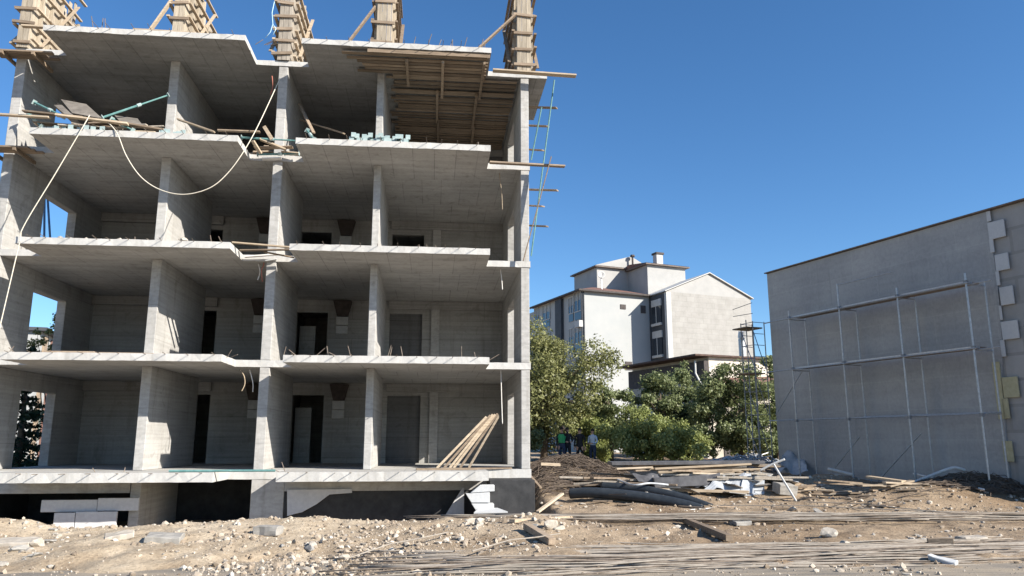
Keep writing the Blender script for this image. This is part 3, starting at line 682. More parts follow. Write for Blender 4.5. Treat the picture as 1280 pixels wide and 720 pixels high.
tag(MB().tube([bw(-3.6, .1, 1.235), bw(-1.0, .12, 1.235)], .03, 8).build('steel_pole', M['green']), 'green steel pole lying along the ground floor slab edge', 'pole')
# insulation boards at the basement
def board(s0, s1, d, z0, z1, th, m, label, group=None, lean=0.0):
    mb = MB().add([bw(s0,d,z0), bw(s1,d,z0), bw(s1,d+th,z0), bw(s0,d+th,z0), bw(s0,d+lean,z1), bw(s1,d+lean,z1), bw(s1,d+th+lean,z1), bw(s0,d+th+lean,z1)],
                  [(3,2,1,0),(4,5,6,7),(0,1,5,4),(1,2,6,5),(2,3,7,6),(3,0,4,7)])
    return tag(mb.build('foam_board', M[m], bevel=.006), label, 'foam board', group)
bs = lambda u, v, d: bl(u, v, d)
board(bs(52,625,1.2)[0], bs(122,625,1.2)[0], 1.2, bs(80,640,1.2)[2], bs(80,625,1.2)[2], .08, 'foamgrey', 'long grey foam board laid on top of two others in the basement opening')
board(bs(123,624,1.2)[0], bs(174,624,1.2)[0], 1.18, bs(80,639,1.2)[2], bs(80,623,1.2)[2], .08, 'foamgrey', 'shorter grey foam board on top, next to the basement pier')
board(bs(68,640,1.1)[0], bs(94,640,1.1)[0], 1.1, -.5, bs(80,641,1.1)[2], .08, 'foamgrey', 'narrower white grey foam board standing below the long one')
board(bs(95,640,1.1)[0], bs(146,640,1.1)[0], 1.1, -.5, bs(80,640,1.1)[2], .08, 'foamgrey', 'wider white grey foam board standing below the others')
qq = lambda u, v: (bl(u, v, 1.38)[0], bl(u, v, 1.38)[2])
tag(MB().prism([qq(359,612), qq(440,611), qq(440,616), qq(412,618), qq(396,630), qq(378,640), qq(366,643), qq(359,645)], 1.36, 1.415, fn=lambda a, z, d: bw(a, d, z)).build('foam_board', M['foamgrey'], bevel=.005), 'white foam board cut to its sunlit part on the dark basement wall near the notch pier', 'foam board')  # outline follows the sunlit part; the shaded rest of the board is left out
# white stepped foam blocks beside the dark end pier
def wedge(pts, d0, d1, label):
    tag(MB().prism([(s, z) for s, z in pts], d0, d1, fn=lambda s, z, d: bw(s, d, z)).build('foam_block', M['foam'], bevel=.008), label, 'foam block', 'white foam blocks stepped at the basement pier')
q = lambda u, v: (bl(u, v, .1)[0], bl(u, v, .1)[2])
wedge([q(600,606), q(618,606), q(618,614), q(588,616)], .05, .3, 'uppermost small white foam block under the slab at the basement pier')
wedge([q(582,617), q(612,615), q(612,628), q(589,628)], .0, .3, 'white foam block of the middle step at the basement pier')
wedge([q(589,629), q(617,629), q(617,648), q(601,648)], -.05, .3, 'largest white foam block of the lower step at the basement pier')
tag(MB().add([bw(bl(592,650,-.35)[0], -.45, .18), bw(bl(634,651,-.35)[0], -.5, .2), bw(bl(622,648,0)[0], .02, .25), bw(bl(598,647,0)[0], 0, .25), bw(bl(592,650,-.35)[0], -.45, .21), bw(bl(634,651,-.35)[0], -.5, .23), bw(bl(622,648,0)[0], .02, .28), bw(bl(598,647,0)[0], 0, .28)],
    [(3,2,1,0),(4,5,6,7),(0,1,5,4),(1,2,6,5),(2,3,7,6),(3,0,4,7)]).build('foam_sheet', M['foam']), 'thin white foam sheet lying at the foot of the foam steps', 'foam sheet')
tag(MB().prism([(bl(545,655,1.2)[0], -.4), (bl(580,655,1.2)[0], -.4), (bl(580,622,1.2)[0], .72), (bl(578,622,1.2)[0], .72)], 1.2, 1.25, fn=lambda s, z, d: bw(s, d, z)).build('sheet_panel', M['foamgrey']), 'grey triangular sheet offcut leaning on the dark basement wall', 'panel')

# ------------------------------------------------------------------ right: grey gable wall
WRZ = math.atan2(WA.y, WA.x) - math.pi/2
gb = empty('grey_building', WO, WRZ, 'tall plain grey plastered building wall behind the scaffold', 'building')
# local: y along the wall (away), x = -out ; unseen depth is thin so its shadow clears the trees
ZT = 9.02; A0, A1 = -2.7, 9.8
MB().box((.06, A0, -.2), (1.4, A1-.06, ZT-.05)).build('wall', M['greyblock'], gb)
# plaster coat with a ragged end, built as an outline in (along, z)
ed = []
for v, u in [(262,1236),(300,1238),(330,1244),(380,1249),(430,1253),(470,1252),(520,1255),(560,1258),(600,1262)]:
    a, z = wl(u, v, 0); ed.append((a, z))
ed[0] = (ed[0][0], ZT-.06)
pts = [(A1, -.2), (A1, ZT-.06)] + ed + [(ed[-1][0], -.2)]
MB().prism(pts, 0, .058, fn=lambda y, z, x: (x, y, z)).build('plaster_coat', M['plaster'], gb)
MB().box((-.10, A0-.05, ZT-.045), (1.5, A1+.06, ZT-.002)).build('coping', simple('brown coping', (.12,.085,.065), (.2,.15,.12), 3), gb)
def wrect(u0, v0, u1, v1, o0, o1, name, m):
    a0, z0 = wl((u0+u1)/2, v1, 0); a1, z1 = wl((u0+u1)/2, v0, 0); aa = wl(u0, (v0+v1)/2, 0)[0]; ab = wl(u1, (v0+v1)/2, 0)[0]
    MB().box((-o1, min(aa,ab), z0), (-o0, max(aa,ab), z1)).build(name, m, gb, bevel=.006)
for r in [(1236,276,1257,298), (1245,317,1262,338), (1251,358,1268,381), (1253,401,1274,424)]: wrect(*r, .003, .045, 'foam_tooth', M['foam'])
for r in [(1234,264,1239,277), (1238,299,1243,316), (1246,339,1250,357), (1250,382,1253,400), (1252,425,1257,446)]: wrect(*r, .003, .04, 'foam_strip', M['foam'])
for r in [(1245,452,1254,524), (1254.5,471,1274,497), (1254.5,498,1262,523), (1255,551,1267,577)]: wrect(*r, .003, .045, 'yellow_board', M['foamyellow'])

# scaffold in front of it
sc = empty('scaffold', ww(4.5, 1.0, .6), WRZ, 'grey tube scaffold with three bays standing along the grey plastered wall', 'scaffold')
def loc_sc(a, o, z): return Vector((-o + 1.0, a - 4.5, z - .6))
posts_o = [wl(1217,435,1.05)[0], wl(1128,435,1.05)[0], wl(1053,435,1.05)[0], wl(989,435,1.05)[0]]
ZP = [2.75, 4.72, 6.70]
for i, a in enumerate(posts_o):
    top = 6.95 if i != 2 else 7.55
    MB().tube([loc_sc(a, 1.05, gz(*ww(a,1.05,0).xy)-.05), loc_sc(a, 1.05, top)], .03, 8).build('post', M['steel'], sc)
    MB().tube([loc_sc(a-.05, .3, gz(*ww(a,.3,0).xy)-.05), loc_sc(a-.05, .3, 6.75)], .028, 8).build('post', M['steel'], sc)
    for z in (ZP[0], ZP[1]-.1, ZP[2]-.1):
        MB().tube([loc_sc(a, 1.05, z), loc_sc(a-.05, .3, z)], .02, 6).build('transom', M['steel'], sc)
for a in posts_o:
    for z in ZP:
        c_ = loc_sc(a, 1.05, z - .03); MB().box((c_.x-.05, c_.y-.05, c_.z-.05), (c_.x+.05, c_.y+.05, c_.z+.05)).build('coupler', M['steeldark'], sc)
    c_ = loc_sc(a, 1.05, gz(*ww(a,1.05,0).xy)); MB().box((c_.x-.09, c_.y-.09, c_.z-.02), (c_.x+.09, c_.y+.09, c_.z+.015)).build('base_plate', M['steeldark'], sc)
for z in ZP[1:]:
    for a, b_ in zip(posts_o[:-1], posts_o[1:]):
        m = MB(); m.box((0,0,0),(0,0,0)) if False else None
        A = loc_sc(a+.03, 1.0, z); B_ = loc_sc(b_-.03, 1.0, z)
        MB().box((A.x-.0, A.y, A.z-.03), (A.x+.28, B_.y, A.z+.02)).build('deck_board', M['steel'], sc, bevel=.005)
        MB().box((A.x+.3, A.y, A.z-.03), (A.x+.58, B_.y, A.z+.02)).build('deck_board', M['woodold'], sc, bevel=.005)
MB().tube([loc_sc(posts_o[0]-.1, .95, ZP[0]), loc_sc(posts_o[-1]+1.6, .95, ZP[0])], .024, 6).build('ledger', M['steel'], sc)
MB().tube([loc_sc(posts_o[0]-.1, .32, ZP[0]+.05), loc_sc(posts_o[2], .32, ZP[0]+.05)], .024, 6).build('ledger', M['steel'], sc)
for z in (ZP[1]-.06, ZP[2]-.06):
    MB().tube([loc_sc(posts_o[0]-.1, 1.09, z), loc_sc(posts_o[-1]+1.4, 1.09, z)], .024, 6).build('ledger', M['steel'], sc)
MB().tube([loc_sc(posts_o[0]-.7, .9, ZP[2]-.08), loc_sc(posts_o[0], .9, ZP[2]-.08)], .024, 6).build('ledger', M['steel'], sc)
MB().tube([loc_sc(posts_o[0]-.7, .9, ZP[1]-.08), loc_sc(posts_o[0], .9, ZP[1]-.08)], .024, 6).build('ledger', M['steel'], sc)
MB().tube([loc_sc(posts_o[2], 1.05, 7.5), loc_sc(posts_o[1]+.1, 1.05, 7.5)], .02, 6).build('guard_rail', M['steel'], sc)
for (a, za, b_, zb_) in [(posts_o[1], 2.2, posts_o[1]+1.9, .6), (posts_o[2], 2.1, posts_o[2]+1.6, .7), (posts_o[3], 4.6, posts_o[3]+1.6, 3.0)]:
    MB().tube([loc_sc(a, .6, za), loc_sc(b_, .6, zb_)], .02, 6).build('brace', M['steel'], sc)
# corner tower past the end of the wall
tw = empty('scaffold_tower', ww(10.6, .9, .6), WRZ, 'narrow corner scaffold tower with blue rails between the trees and the grey wall', 'scaffold')
def lt(a, o, z): return Vector((-o + .9, a - 10.6, z - .6))
TA = [9.95, 10.7]; TOo = [0.8, .2]
for a in TA:
    for o in TOo:
        MB().tube([lt(a, o, .6), lt(a, o, 7.6 if o > 1 else 6.9)], .022, 8).build('post', M['steeldark'], tw)
MB().tube([lt(10.3, .85, .6), lt(10.3, .85, 7.0)], .022, 8).build('post', M['steeldark'], tw)
z = 1.1; i = 0
while z < 6.9:
    for a in TA: MB().tube([lt(a, 0.8, z), lt(a, .25, z)], .014, 6).build('rung', M['bluesteel'] if z > 4.8 else M['steeldark'], tw)
    if i % 2 == 0: MB().tube([lt(TA[0], 0.8, z), lt(TA[1], 0.8, z)], .014, 6).build('rung', M['steeldark'], tw)
    z += .48; i += 1
for z0 in (1.2, 3.0, 4.9):
    MB().tube([lt(TA[0], .25, z0), lt(TA[0], 0.8, z0+1.6)], .018, 6).build('brace', M['bluesteel'] if z0 > 4 else M['steeldark'], tw)
    MB().tube([lt(TA[0], 0.8, z0), lt(TA[1], 0.8, z0+1.6)], .018, 6).build('brace', M['bluesteel'] if z0 > 4 else M['steeldark'], tw)
for zz in (4.7, 6.62):
    MB().box((-.2, -.6, zz-.6), (.65, .3, zz-.55)).build('deck_board', M['wooddark'], tw)
MB().tube([lt(9.8, .9, 7.2), lt(10.8, 1.1, 7.2)], .014, 6).build('guard_rail', M['steeldark'], tw)
MB().tube([lt(9.8, .9, 7.65), lt(10.8, 1.1, 7.5)], .014, 6).build('guard_rail', M['steeldark'], tw)

# ------------------------------------------------------------------ far apartment house
HA = Vector((math.sin(R(67)), math.cos(R(67)), 0)); HB = Vector((-math.cos(R(67)), math.sin(R(67)), 0))   # along the front, back
HO = Vector((14.4, 70.0, 0)); HRZ = math.pi/2 - R(67)
hs = empty('apartment_house', HO + Vector((0,0,.8)), HRZ, 'white apartment house with red roof and grey stair tower beyond the trees', 'house')
Z0 = -.8
def hb(a, b_): return MB().box((a[0],a[1],a[2]+Z0), (b_[0],b_[1],b_[2]+Z0))
EV = 15.9
# block C: x 0..10.4, y 0..12 ; block B: x -8.8..-1.1 front at y 2.23 -> local coords
hb((0,0,0),(9.8,12,EV-.3)).build('gable_block', M['whiteblock'], hs)
MB().prism([(0,EV-.3+Z0),(9.8,EV-.3+Z0),(4.93,17.7+Z0)], 0, 12, fn=lambda x,z,y:(x,y,z)).build('gable', M['grey_render'], hs)
for sx in (-1,1):
    x0, x1 = (-.25, 4.93) if sx < 0 else (10.05, 4.93)
    MB().add([(x0,-.2,EV-.33+Z0),(x1,-.2,17.74+Z0),(x1,12.2,17.74+Z0),(x0,12.2,EV-.33+Z0),(x0,-.2,EV-.24+Z0),(x1,-.2,17.83+Z0),(x1,12.2,17.83+Z0),(x0,12.2,EV-.24+Z0)],
             [(3,2,1,0),(4,5,6,7),(0,1,5,4),(1,2,6,5),(2,3,7,6),(3,0,4,7)]).build('roof', M['trim_white'], hs)
hb((-.06,-.06,0),(.45,.3,EV-.35)).build('corner_strip', M['trim_white'], hs)
# left face of C: charcoal strip with windows, from y=.3 to 2.2
hb((-.10,.32,0),(-.003,2.74,EV-.4)).build('charcoal_strip', M['charcoal'], hs)
for k in range(5):
    zc = 14.3 - k*3.0
    f = hb((-.2,.75,zc-1.5),(-.105,2.2,zc+.65)); f.build('window', M['glass'], hs)
    hb((-.235,.7,zc+.1),(-.105,2.25,zc+.75)).build('roller_shutter', M['trim_white'], hs)
    hb((-.30,.7,zc-1.75),(-.105,2.3,zc-1.52)).build('window_sill', M['trim_white'], hs)
    hb((-.23,1.47,zc-1.5),(-.205,1.55,zc+.1)).build('window_frame', M['trim_white'], hs)
# block B
BX0, BX1, BY = -7.4, -.11, 2.77
hb((BX0,BY,0),(BX1,13.5,EV-.25)).build('white_block', M['white_render'], hs)
hb((BX0+.02,BY-.02,8.88),(BX1,BY-.003,8.94)).build('joint_strip', M['grey_render'], hs)
# B roof: low hip
MB().add([(BX0-.5,BY-.4,EV-.25+Z0),(BX1+.1,BY-.4,EV-.25+Z0),(BX1+.1,13.9,EV-.25+Z0),(BX0-.5,13.9,EV-.25+Z0),(BX0+4,8,17.2+Z0),(BX1-.3,8,17.2+Z0)],
         [(3,2,1,0),(0,1,5,4),(1,2,5),(2,3,4,5),(3,0,4)]).build('hip_roof', M['roof_red'], hs)
hb((BX0-.55,BY-.45,EV-.36),(BX1+.1,BY-.25,EV-.2)).build('gutter', M['trim_dark'], hs)
hb((BX0-.55,BY-.25,EV-.36),(BX0-.38,13.9,EV-.2)).build('gutter', M['trim_dark'], hs)
# small openings and vents on B front
for (x, z, w_, h_) in [(-3.35,14.15,.6,.45),(-1.1,13.9,.55,.75),(-3.0,8.4,.75,.8),(-1.0,8.3,.6,.7)]:
    hb((x,BY-.05,z),(x+w_,BY-.004,z+h_)).build('vent', M['trim_dark'], hs)
# left face of B (shade): windows, dark strip, air conditioner, drain pipes
def lw(y0, y1, z0, z1, nm, m, p=.06): hb((BX0-p,y0,z0),(BX0-.004,y1,z1)).build(nm, M[m], hs)
for zc in (13.9, 10.9, 7.9):
    lw(2.9,4.2,zc-.9,zc+.9,'window','glass'); lw(4.5,5.4,zc-.9,zc+.6,'window','glass')
    lw(9.6,11.2,zc-.7,zc+.8,'window','glass'); lw(12.3,13.2,zc-.7,zc+.8,'window','glass')
for zc in (13.9, 10.9, 7.9):
    for y0, y1, z0, z1 in [(2.9,4.2,-.9,.9),(4.5,5.4,-.9,.6),(9.6,11.2,-.7,.8),(12.3,13.2,-.7,.8)]:
        m = MB(); a, b_ = zc+z0, zc+z1
        m.box((BX0-.10,y0-.08,a-.08),(BX0-.062,y1+.08,a)); m.box((BX0-.10,y0-.08,b_),(BX0-.062,y1+.08,b_+.08)); m.box((BX0-.10,y0-.08,a),(BX0-.062,y0,b_)); m.box((BX0-.10,y1,a),(BX0-.062,y1+.08,b_)); m.box((BX0-.10,(y0+y1)/2-.04,a),(BX0-.062,(y0+y1)/2+.04,b_))
        m.build('window_frame', M['trim_white'], hs)
lw(6.6,7.9,0,EV-.4,'charcoal_strip','charcoal',.3)
hb((BX0-.45,2.6,12.2),(BX0-.065,3.5,12.8)).build('air_conditioner', M['trim_white'], hs)
MB().tube([(BX0-.12,BY-.1,0+Z0),(BX0-.12,BY-.1,EV-.4+Z0)], .07, 8).build('drain_pipe', M['charcoal'], hs)
MB().tube([(BX0+.1,BY-.1,0+Z0),(BX0+.1,BY-.1,EV-.4+Z0)], .07, 8).build('drain_pipe', M['charcoal'], hs)
# rear part A with its own sloping gable
hb((BX0+.1,13.5,0),(BX1,19,EV-.6)).build('rear_block', M['white_render'], hs)
# left dormer
# stair tower: two grey boxes
def tower(ua, ub, vtop, Y, dep, label_roof):
    pa = at(ua, vtop, Y); 
    inv = Matrix.Rotation(-HRZ, 4, 'Z')
    la = inv @ (pa - Vector((HO.x, HO.y, .8)))
    # width: meet the ray of ub with the front line
    r = Vector(ray(ub, vtop)); t = (pa.dot(HB)) / r.dot(HB); pb = r*t; wd = (pb - Vector((pa.x,pa.y,0))).dot(HA)
    zt = la.z
    MB().box((la.x, la.y, EV-1+Z0), (la.x+wd, la.y+dep, zt)).build('stair_tower', M['grey_render'], hs)
    MB().box((la.x-.35, la.y-.35, zt+.002), (la.x+wd+.35, la.y+dep+.3, zt+.12)).build('tower_eave', M['eave'], hs)
    return la, wd, zt
la, wd, zt = tower(746, 812, 334, 76.5, 5, '')
MB().add([(la.x-.3,la.y-.3,zt+.163),(la.x+wd+.3,la.y-.3,zt+.163),(la.x+wd*.62,la.y-.3,zt+1.45),(la.x-.3,la.y+5,zt+.163),(la.x+wd+.3,la.y+5,zt+.163),(la.x+wd*.62,la.y+5,zt+1.45)], [(0,1,2),(3,5,4),(0,2,5,3),(1,4,5,2),(0,3,4,1)]).build('tower_gable', M['grey_render'], hs)
la2, wd2, zt2 = tower(809, 856, 331, 74.5, 5, '')
MB().add([(la2.x-.3,la2.y-.3,zt2+.163),(la2.x+wd2+.3,la2.y-.3,zt2+.163),(la2.x+wd2+.3,la2.y+5.2,zt2+.163),(la2.x-.3,la2.y+5.2,zt2+.163),(la2.x-.3,la2.y+3,zt2+.6),(la2.x+wd2*.6,la2.y+3,zt2+.55)], [(0,1,2,3)[::-1],(0,1,5,4),(1,2,5),(2,3,4,5),(3,0,4)]).build('tower_roof', M['roof_red'], hs)
MB().box((la2.x+wd2*.45,la2.y+1.3,zt2+.3),(la2.x+wd2*.45+.75,la2.y+2.0,zt2+1.6)).build('chimney', M['trim_white'], hs)
MB().box((la2.x+wd2*.45-.1,la2.y+1.2,zt2+1.603),(la2.x+wd2*.45+.85,la2.y+2.1,zt2+1.8)).build('chimney_cap', M['trim_dark'], hs)
MB().tube([(la2.x+.2,la2.y+3,zt2+.3),(la2.x+.2,la2.y+3,zt2+1.5)], .1, 8).build('flue', M['trim_dark'], hs)
MB().tube([(la2.x+.2,la2.y+3,zt2+1.5),(la2.x+.2,la2.y+3,zt2+1.7)], [.26,.22], 8).build('flue_cap', M['trim_dark'], hs)
# satellite dish on the tower
dm = MB(); dv = []; c = at(752, 343, 74); 
ax = (Vector((0,0,2.0)) - c).normalized(); ax = (ax + Vector((.35,0,.35))).normalized(); u_ = ax.cross(Vector((0,0,1))).normalized(); v_ = u_.cross(ax)
rings = [(0,.0),(.17,.02),(.32,.07),(.40,.12)]
vs = [c - ax*.17]; fs = []
for j, (rr, hh) in enumerate(rings[1:]):
    for k in range(16):
        t = 2*math.pi*k/16; vs.append(c + u_*(rr*math.cos(t)) + v_*(rr*math.sin(t)) + ax*(hh-.17))
for k in range(16):
    fs.append((0, 1+k, 1+(k+1)%16))
    for j in range(2): fs.append((1+j*16+k, 1+(j+1)*16+k, 1+(j+1)*16+(k+1)%16, 1+j*16+(k+1)%16))
sd = empty('satellite_dish', c + Vector((0,0,-1.5)), 0, 'white satellite dish on the red roof before the grey stair tower', 'satellite dish')
dmb = MB().add([p - sd.location for p in vs], fs); do = dmb.build('dish', M['trim_white'], sd, True)
so_ = do.modifiers.new('thick', 'SOLIDIFY'); so_.thickness = .03
MB().tube([Vector((0,0,0)), c - ax*.2 - sd.location], .05, 8).build('mast', M['steel'], sd)
MB().tube([c - ax*.05 - sd.location - v_*.35, c + ax*.35 - sd.location], .025, 6).build('feed_arm', M['steel'], sd)

# low house in front of it
LO = Vector((12.06, 48.0, 0)); 
lh = empty('low_house', LO + Vector((0,0,.8)), HRZ, 'low shabby house with dark overhanging eave between the trees and the scaffold tower', 'house')
def lb(a, b_): return MB().box((a[0],a[1],a[2]-.8), (b_[0],b_[1],b_[2]-.8))
beige = simple('dirty beige render', (.34,.31,.26), (.45,.41,.35), 1.2)
pale = simple('peeling pale render', (.48,.43,.37), (.66,.61,.53), 1.5)
lb((0,0,0),(9,9,5.6)).build('wall', beige, lh)
lb((.35,-.02,5.602),(9,9,7.15)).build('upper_wall', pale, lh)
lb((.0,.0,5.603),(.33,9,6.9)).build('terrace_wall', M['trim_dark'], lh)
MB().add([(-.9,-.35,7.152-.8),(9.3,-.35,7.152-.8),(9.3,9.3,7.152-.8),(-.9,9.3,7.152-.8),(-.9,-.35,7.26-.8),(9.3,-.35,7.26-.8),(9.3,9.3,7.26-.8),(-.9,9.3,7.26-.8)],
         [(3,2,1,0),(4,5,6,7),(0,1,5,4),(1,2,6,5),(2,3,7,6),(3,0,4,7)]).build('roof', simple('old brown roof edge', (.055,.035,.03), (.12,.08,.065), 4), lh)
MB().add([(.2,-1.6,5.2-.8),(6,-1.6,5.6-.8),(6,-.02,6.0-.8),(.2,-.02,5.7-.8),(.2,-1.6,5.28-.8),(6,-1.6,5.68-.8),(6,-.02,6.1-.8),(.2,-.02,5.8-.8)],
         [(3,2,1,0),(4,5,6,7),(0,1,5,4),(1,2,6,5),(2,3,7,6),(3,0,4,7)]).build('porch_roof', M['roof_red'], lh)
lb((-.06,1.4,3.0),(-.004,3.0,4.3)).build('window', M['glass'], lh)
lb((-.06,5.2,2.9),(-.004,6.6,4.3)).build('window', M['glass'], lh)
lb((1.2,-.06,1.0),(2.2,-.004,3.0)).build('door', M['trim_dark'], lh)
MB().tube([(-.45,.3,6.9-.8),(-.45,.3,6.1-.8),(-.1,-.05,5.0-.8),(-.1,-.05,.2-.8)], .06, 8).build('downpipe', M['pvc'], lh)
tk = empty('roof_tank', at(928, 440, 50), HRZ, 'small grey flue and dish on the low house roof', 'flue')
MB().tube([(0,0,-.6),(0,0,.9)], .22, 10).build('tank', M['steel'], tk); MB().tube([(-.1,-.2,.9),(-.12,-.3,1.3)], [.3,.28], 12).build('cap', M['steel'], tk)

# ------------------------------------------------------------------ left neighbour seen through the openings
nb = empty('white_house', at(40, 500, 46) * Vector((1,1,0)) if False else Vector((at(40,500,44).x, 44, .8)), R(19)+0, 'white house with brown pilasters glimpsed through the end wall openings', 'house')
MB().box((-8,0,-.8),(0,16,7.4)).build('wall', M['white_render'], nb)
for i in range(8):
    MB().box((.004,.8+i*1.9,-.8),(.12,1.5+i*1.9,7.2)).build('pilaster', M['roof_red'] if i % 2 else M['woodold'], nb)
    for zc in (1.2, 4.0): MB().box((.004,1.75+i*1.9,zc),(.05,2.5+i*1.9,zc+1.7)).build('window', M['glass'], nb)
MB().box((-8.3,-.3,7.402),(.4,16.3,7.6)).build('roof', M['charcoal'], nb)
for i, (u0, v0, u1, v1) in enumerate([(61,245,68,296),(82,262,92,296)]):
    tag(MB().tube([bw(-9.8, 5.4+i*.5, bl(u1,v1,4.5)[2]-.5), bw(-10.0-i*.1, 5.2+i*.5, bl(u0,v0,4.5)[2]+.9)], .035, 8).build('steel_pole', M['bluesteel']), ['dark pole leaning outside the second floor window opening, nearer the rope','dark pole leaning outside the second floor window opening, farther from the rope'][i], 'pole')

# ------------------------------------------------------------------ trees and shrubs
def leaves_mesh(name, clumps, n, size, m, parent, seed, flat=0.4, elong=1.6):
    rg = np.random.default_rng(seed)
    cw = np.array([c[3]**2 for c in clumps]); cw /= cw.sum()
    idx = rg.choice(len(clumps), n, p=cw)
    C = np.array([c[:3] for c in clumps])[idx]; Rr = np.array([c[3] for c in clumps])[idx]
    dirs = rg.normal(size=(n,3)); dirs /= np.linalg.norm(dirs, axis=1)[:,None]
    rad = Rr * (rg.uniform(.2,1.1,n)**.6 + np.abs(rg.normal(0,.34,n)))
    P = C + dirs*rad[:,None]*np.array([1,1,.8])
    nr = dirs*.6 + rg.normal(size=(n,3))*.7 + np.array([0,0,flat]); nr /= np.linalg.norm(nr, axis=1)[:,None]
    t = np.cross(nr, rg.normal(size=(n,3))); t /= np.linalg.norm(t, axis=1)[:,None]; b_ = np.cross(nr, t)
    s = size * rg.uniform(.6,1.3,n)[:,None]
    a = t*s*elong*.5; c2 = b_*s*.5
    V = np.stack([P-a, P-c2*.9+a*.1, P+a, P+c2*.9+a*.1], 1).reshape(-1,3)
    me = bpy.data.meshes.new(name); F = np.arange(4*n).reshape(n,4)
    me.from_pydata(V.tolist(), [], F.tolist()); me.materials.append(M[m]); me.update()
    o = bpy.data.objects.new(name, me); COL.objects.link(o); o.parent = parent; return o
def tree(name, label, x, y, h, r, n, size, m, seed, trunk=.16, base=.25, cat='tree', nclump=34, sq=1.0, group=None, lobes=None, z=None):
    rg = random.Random(seed); z = gz(x, y) if z is None else z
    g = empty(name, (x, y, z), 0, label, cat, group)
    cl = []
    for i in range(nclump):
        for _ in range(50):
            p = Vector((rg.uniform(-1,1), rg.uniform(-1,1), rg.uniform(-1,1)))
            if .35 < p.length < 1: break
        zz = base*h + (h*(1-base))*(.5 + .5*p.z*.92)
        wv = 1.0 - .25*max(p.z,0)
        kk = rg.uniform(.6,1.22); cl.append((p.x*r*wv*.85*kk, p.y*r*wv*.85*kk, zz*(1 if p.z < .3 else rg.uniform(.86,1.08)), rg.uniform(.10,.26)*r*sq))
    if lobes: cl += lobes
    tm = MB(); top = Vector((rg.uniform(-.2,.2)*r, rg.uniform(-.2,.2)*r, h*.75))
    tp_ = [Vector((0,0,-.2)), Vector((.05*r,0,h*.2)), Vector((top.x*.5,top.y*.5,h*.45)), top]
    tm.tube(tp_, [trunk, trunk*.8, trunk*.55, trunk*.2], 8)
    for c in cl[::3]:
        k = rg.uniform(.25,.8); st = tp_[1].lerp(top, k) if k > .3 else tp_[1]
        e = Vector(c[:3]); mid = st.lerp(e, .5) + Vector((0,0,-.1*r))
        tm.tube([st, mid, e], [trunk*.35, trunk*.22, trunk*.08], 5)
    tm.build('trunk', M['bark'], g, True)
    leaves_mesh('crown', cl, int(n*2.6), size*.6, m, g, seed)
    return g
tree('broadleaf_tree', 'large olive green tree against the end of the concrete shell, hiding the white house corner', 1.6, 40.5, 6.9, 3.0, 11000, .17, 'leaf_olive', 11, .2, .06, nclump=60, lobes=[(2.6,-.2,5.6,.8),(3.3,-.3,4.9,.7),(3.6,0,5.4,.5),(2.2,-.4,4.2,.9)])
tree('broadleaf_tree', 'olive tree half hidden behind the concrete shell and the larger olive tree', -1.6, 44, 7.0, 3.0, 6000, .19, 'leaf_olive', 12, .2, .06, nclump=40)
tree('broadleaf_tree', 'slim green tree standing before the sunlit white house wall', 5.2, 41.0, 5.3, 1.5, 3200, .17, 'leaf_green', 13, .12, .1, nclump=30)
tree('broadleaf_tree', 'green tree with pale browning top before the low house eave', 8.0, 42.0, 5.4, 1.7, 4200, .17, 'leaf_green', 14, .13, .08, nclump=34)
tree('broadleaf_tree', 'rounded green tree between the low house and the scaffold tower', 11.2, 38.5, 5.2, 2.3, 7500, .16, 'leaf_green', 15, .14, .08, nclump=40)
tree('broadleaf_tree', 'tall thin tree rising behind the scaffold tower beside the grey wall', 13.6, 40.0, 6.6, 1.5, 2600, .17, 'leaf_green', 16, .12, .2, nclump=26)
tree('shrub', 'broad yellow green shrub in the gap behind the timber pile', 6.2, 37.0, 2.9, 1.9, 6500, .15, 'leaf_lime', 17, .06, .02, 'shrub', nclump=40)
tree('shrub', 'yellow green shrub at the feet of the far workers', 4.2, 40.2, 2.8, 1.4, 3500, .15, 'leaf_lime', 18, .05, .02, 'shrub', nclump=28)
tree('shrub', 'dark ivy covered bush against the low house wall', 9.3, 41.5, 3.6, 1.2, 3600, .15, 'leaf_dark', 19, .06, .02, 'shrub', nclump=26)
tree('shrub', 'low green shrub at the foot of the large olive tree', 0.3, 37.8, 2.2, 1.2, 3200, .14, 'leaf_green', 20, .05, .02, 'shrub', nclump=26)
tree('shrub', 'wide green shrub under the slim tree before the white house', 5.0, 43.5, 3.2, 2.0, 4600, .16, 'leaf_green', 22, .06, .02, 'shrub', nclump=34)
tree('shrub', 'loose olive shrub between the large olive tree and the slim green tree', 4.0, 41.5, 4.2, 1.5, 3000, .15, 'leaf_olive', 25, .07, .05, 'shrub', nclump=30)
tree('shrub', 'straggly yellow green shrub spilling toward the dark sheet stack', 7.7, 35.6, 2.0, 1.5, 3200, .14, 'leaf_lime', 26, .05, .02, 'shrub', nclump=30)
tree('broadleaf_tree', 'feathery green tree hiding the window of the low house', 9.8, 43.5, 5.6, 1.7, 3600, .16, 'leaf_green', 27, .11, .1, nclump=34)
tree('shrub', 'pale green shrub before the lit wall of the low house', 12.6, 42.5, 4.0, 1.6, 3200, .16, 'leaf_lime', 28, .07, .05, 'shrub', nclump=30)
tree('shrub', 'upright green shrub covering the corner of the low house', 9.9, 38.6, 3.7, 1.35, 3400, .15, 'leaf_green', 29, .06, .02, 'shrub', nclump=34)
tree('shrub', 'low green shrub at the foot of the scaffold tower', 12.6, 37.2, 2.4, 1.3, 3000, .15, 'leaf_green', 24, .05, .02, 'shrub', nclump=24)
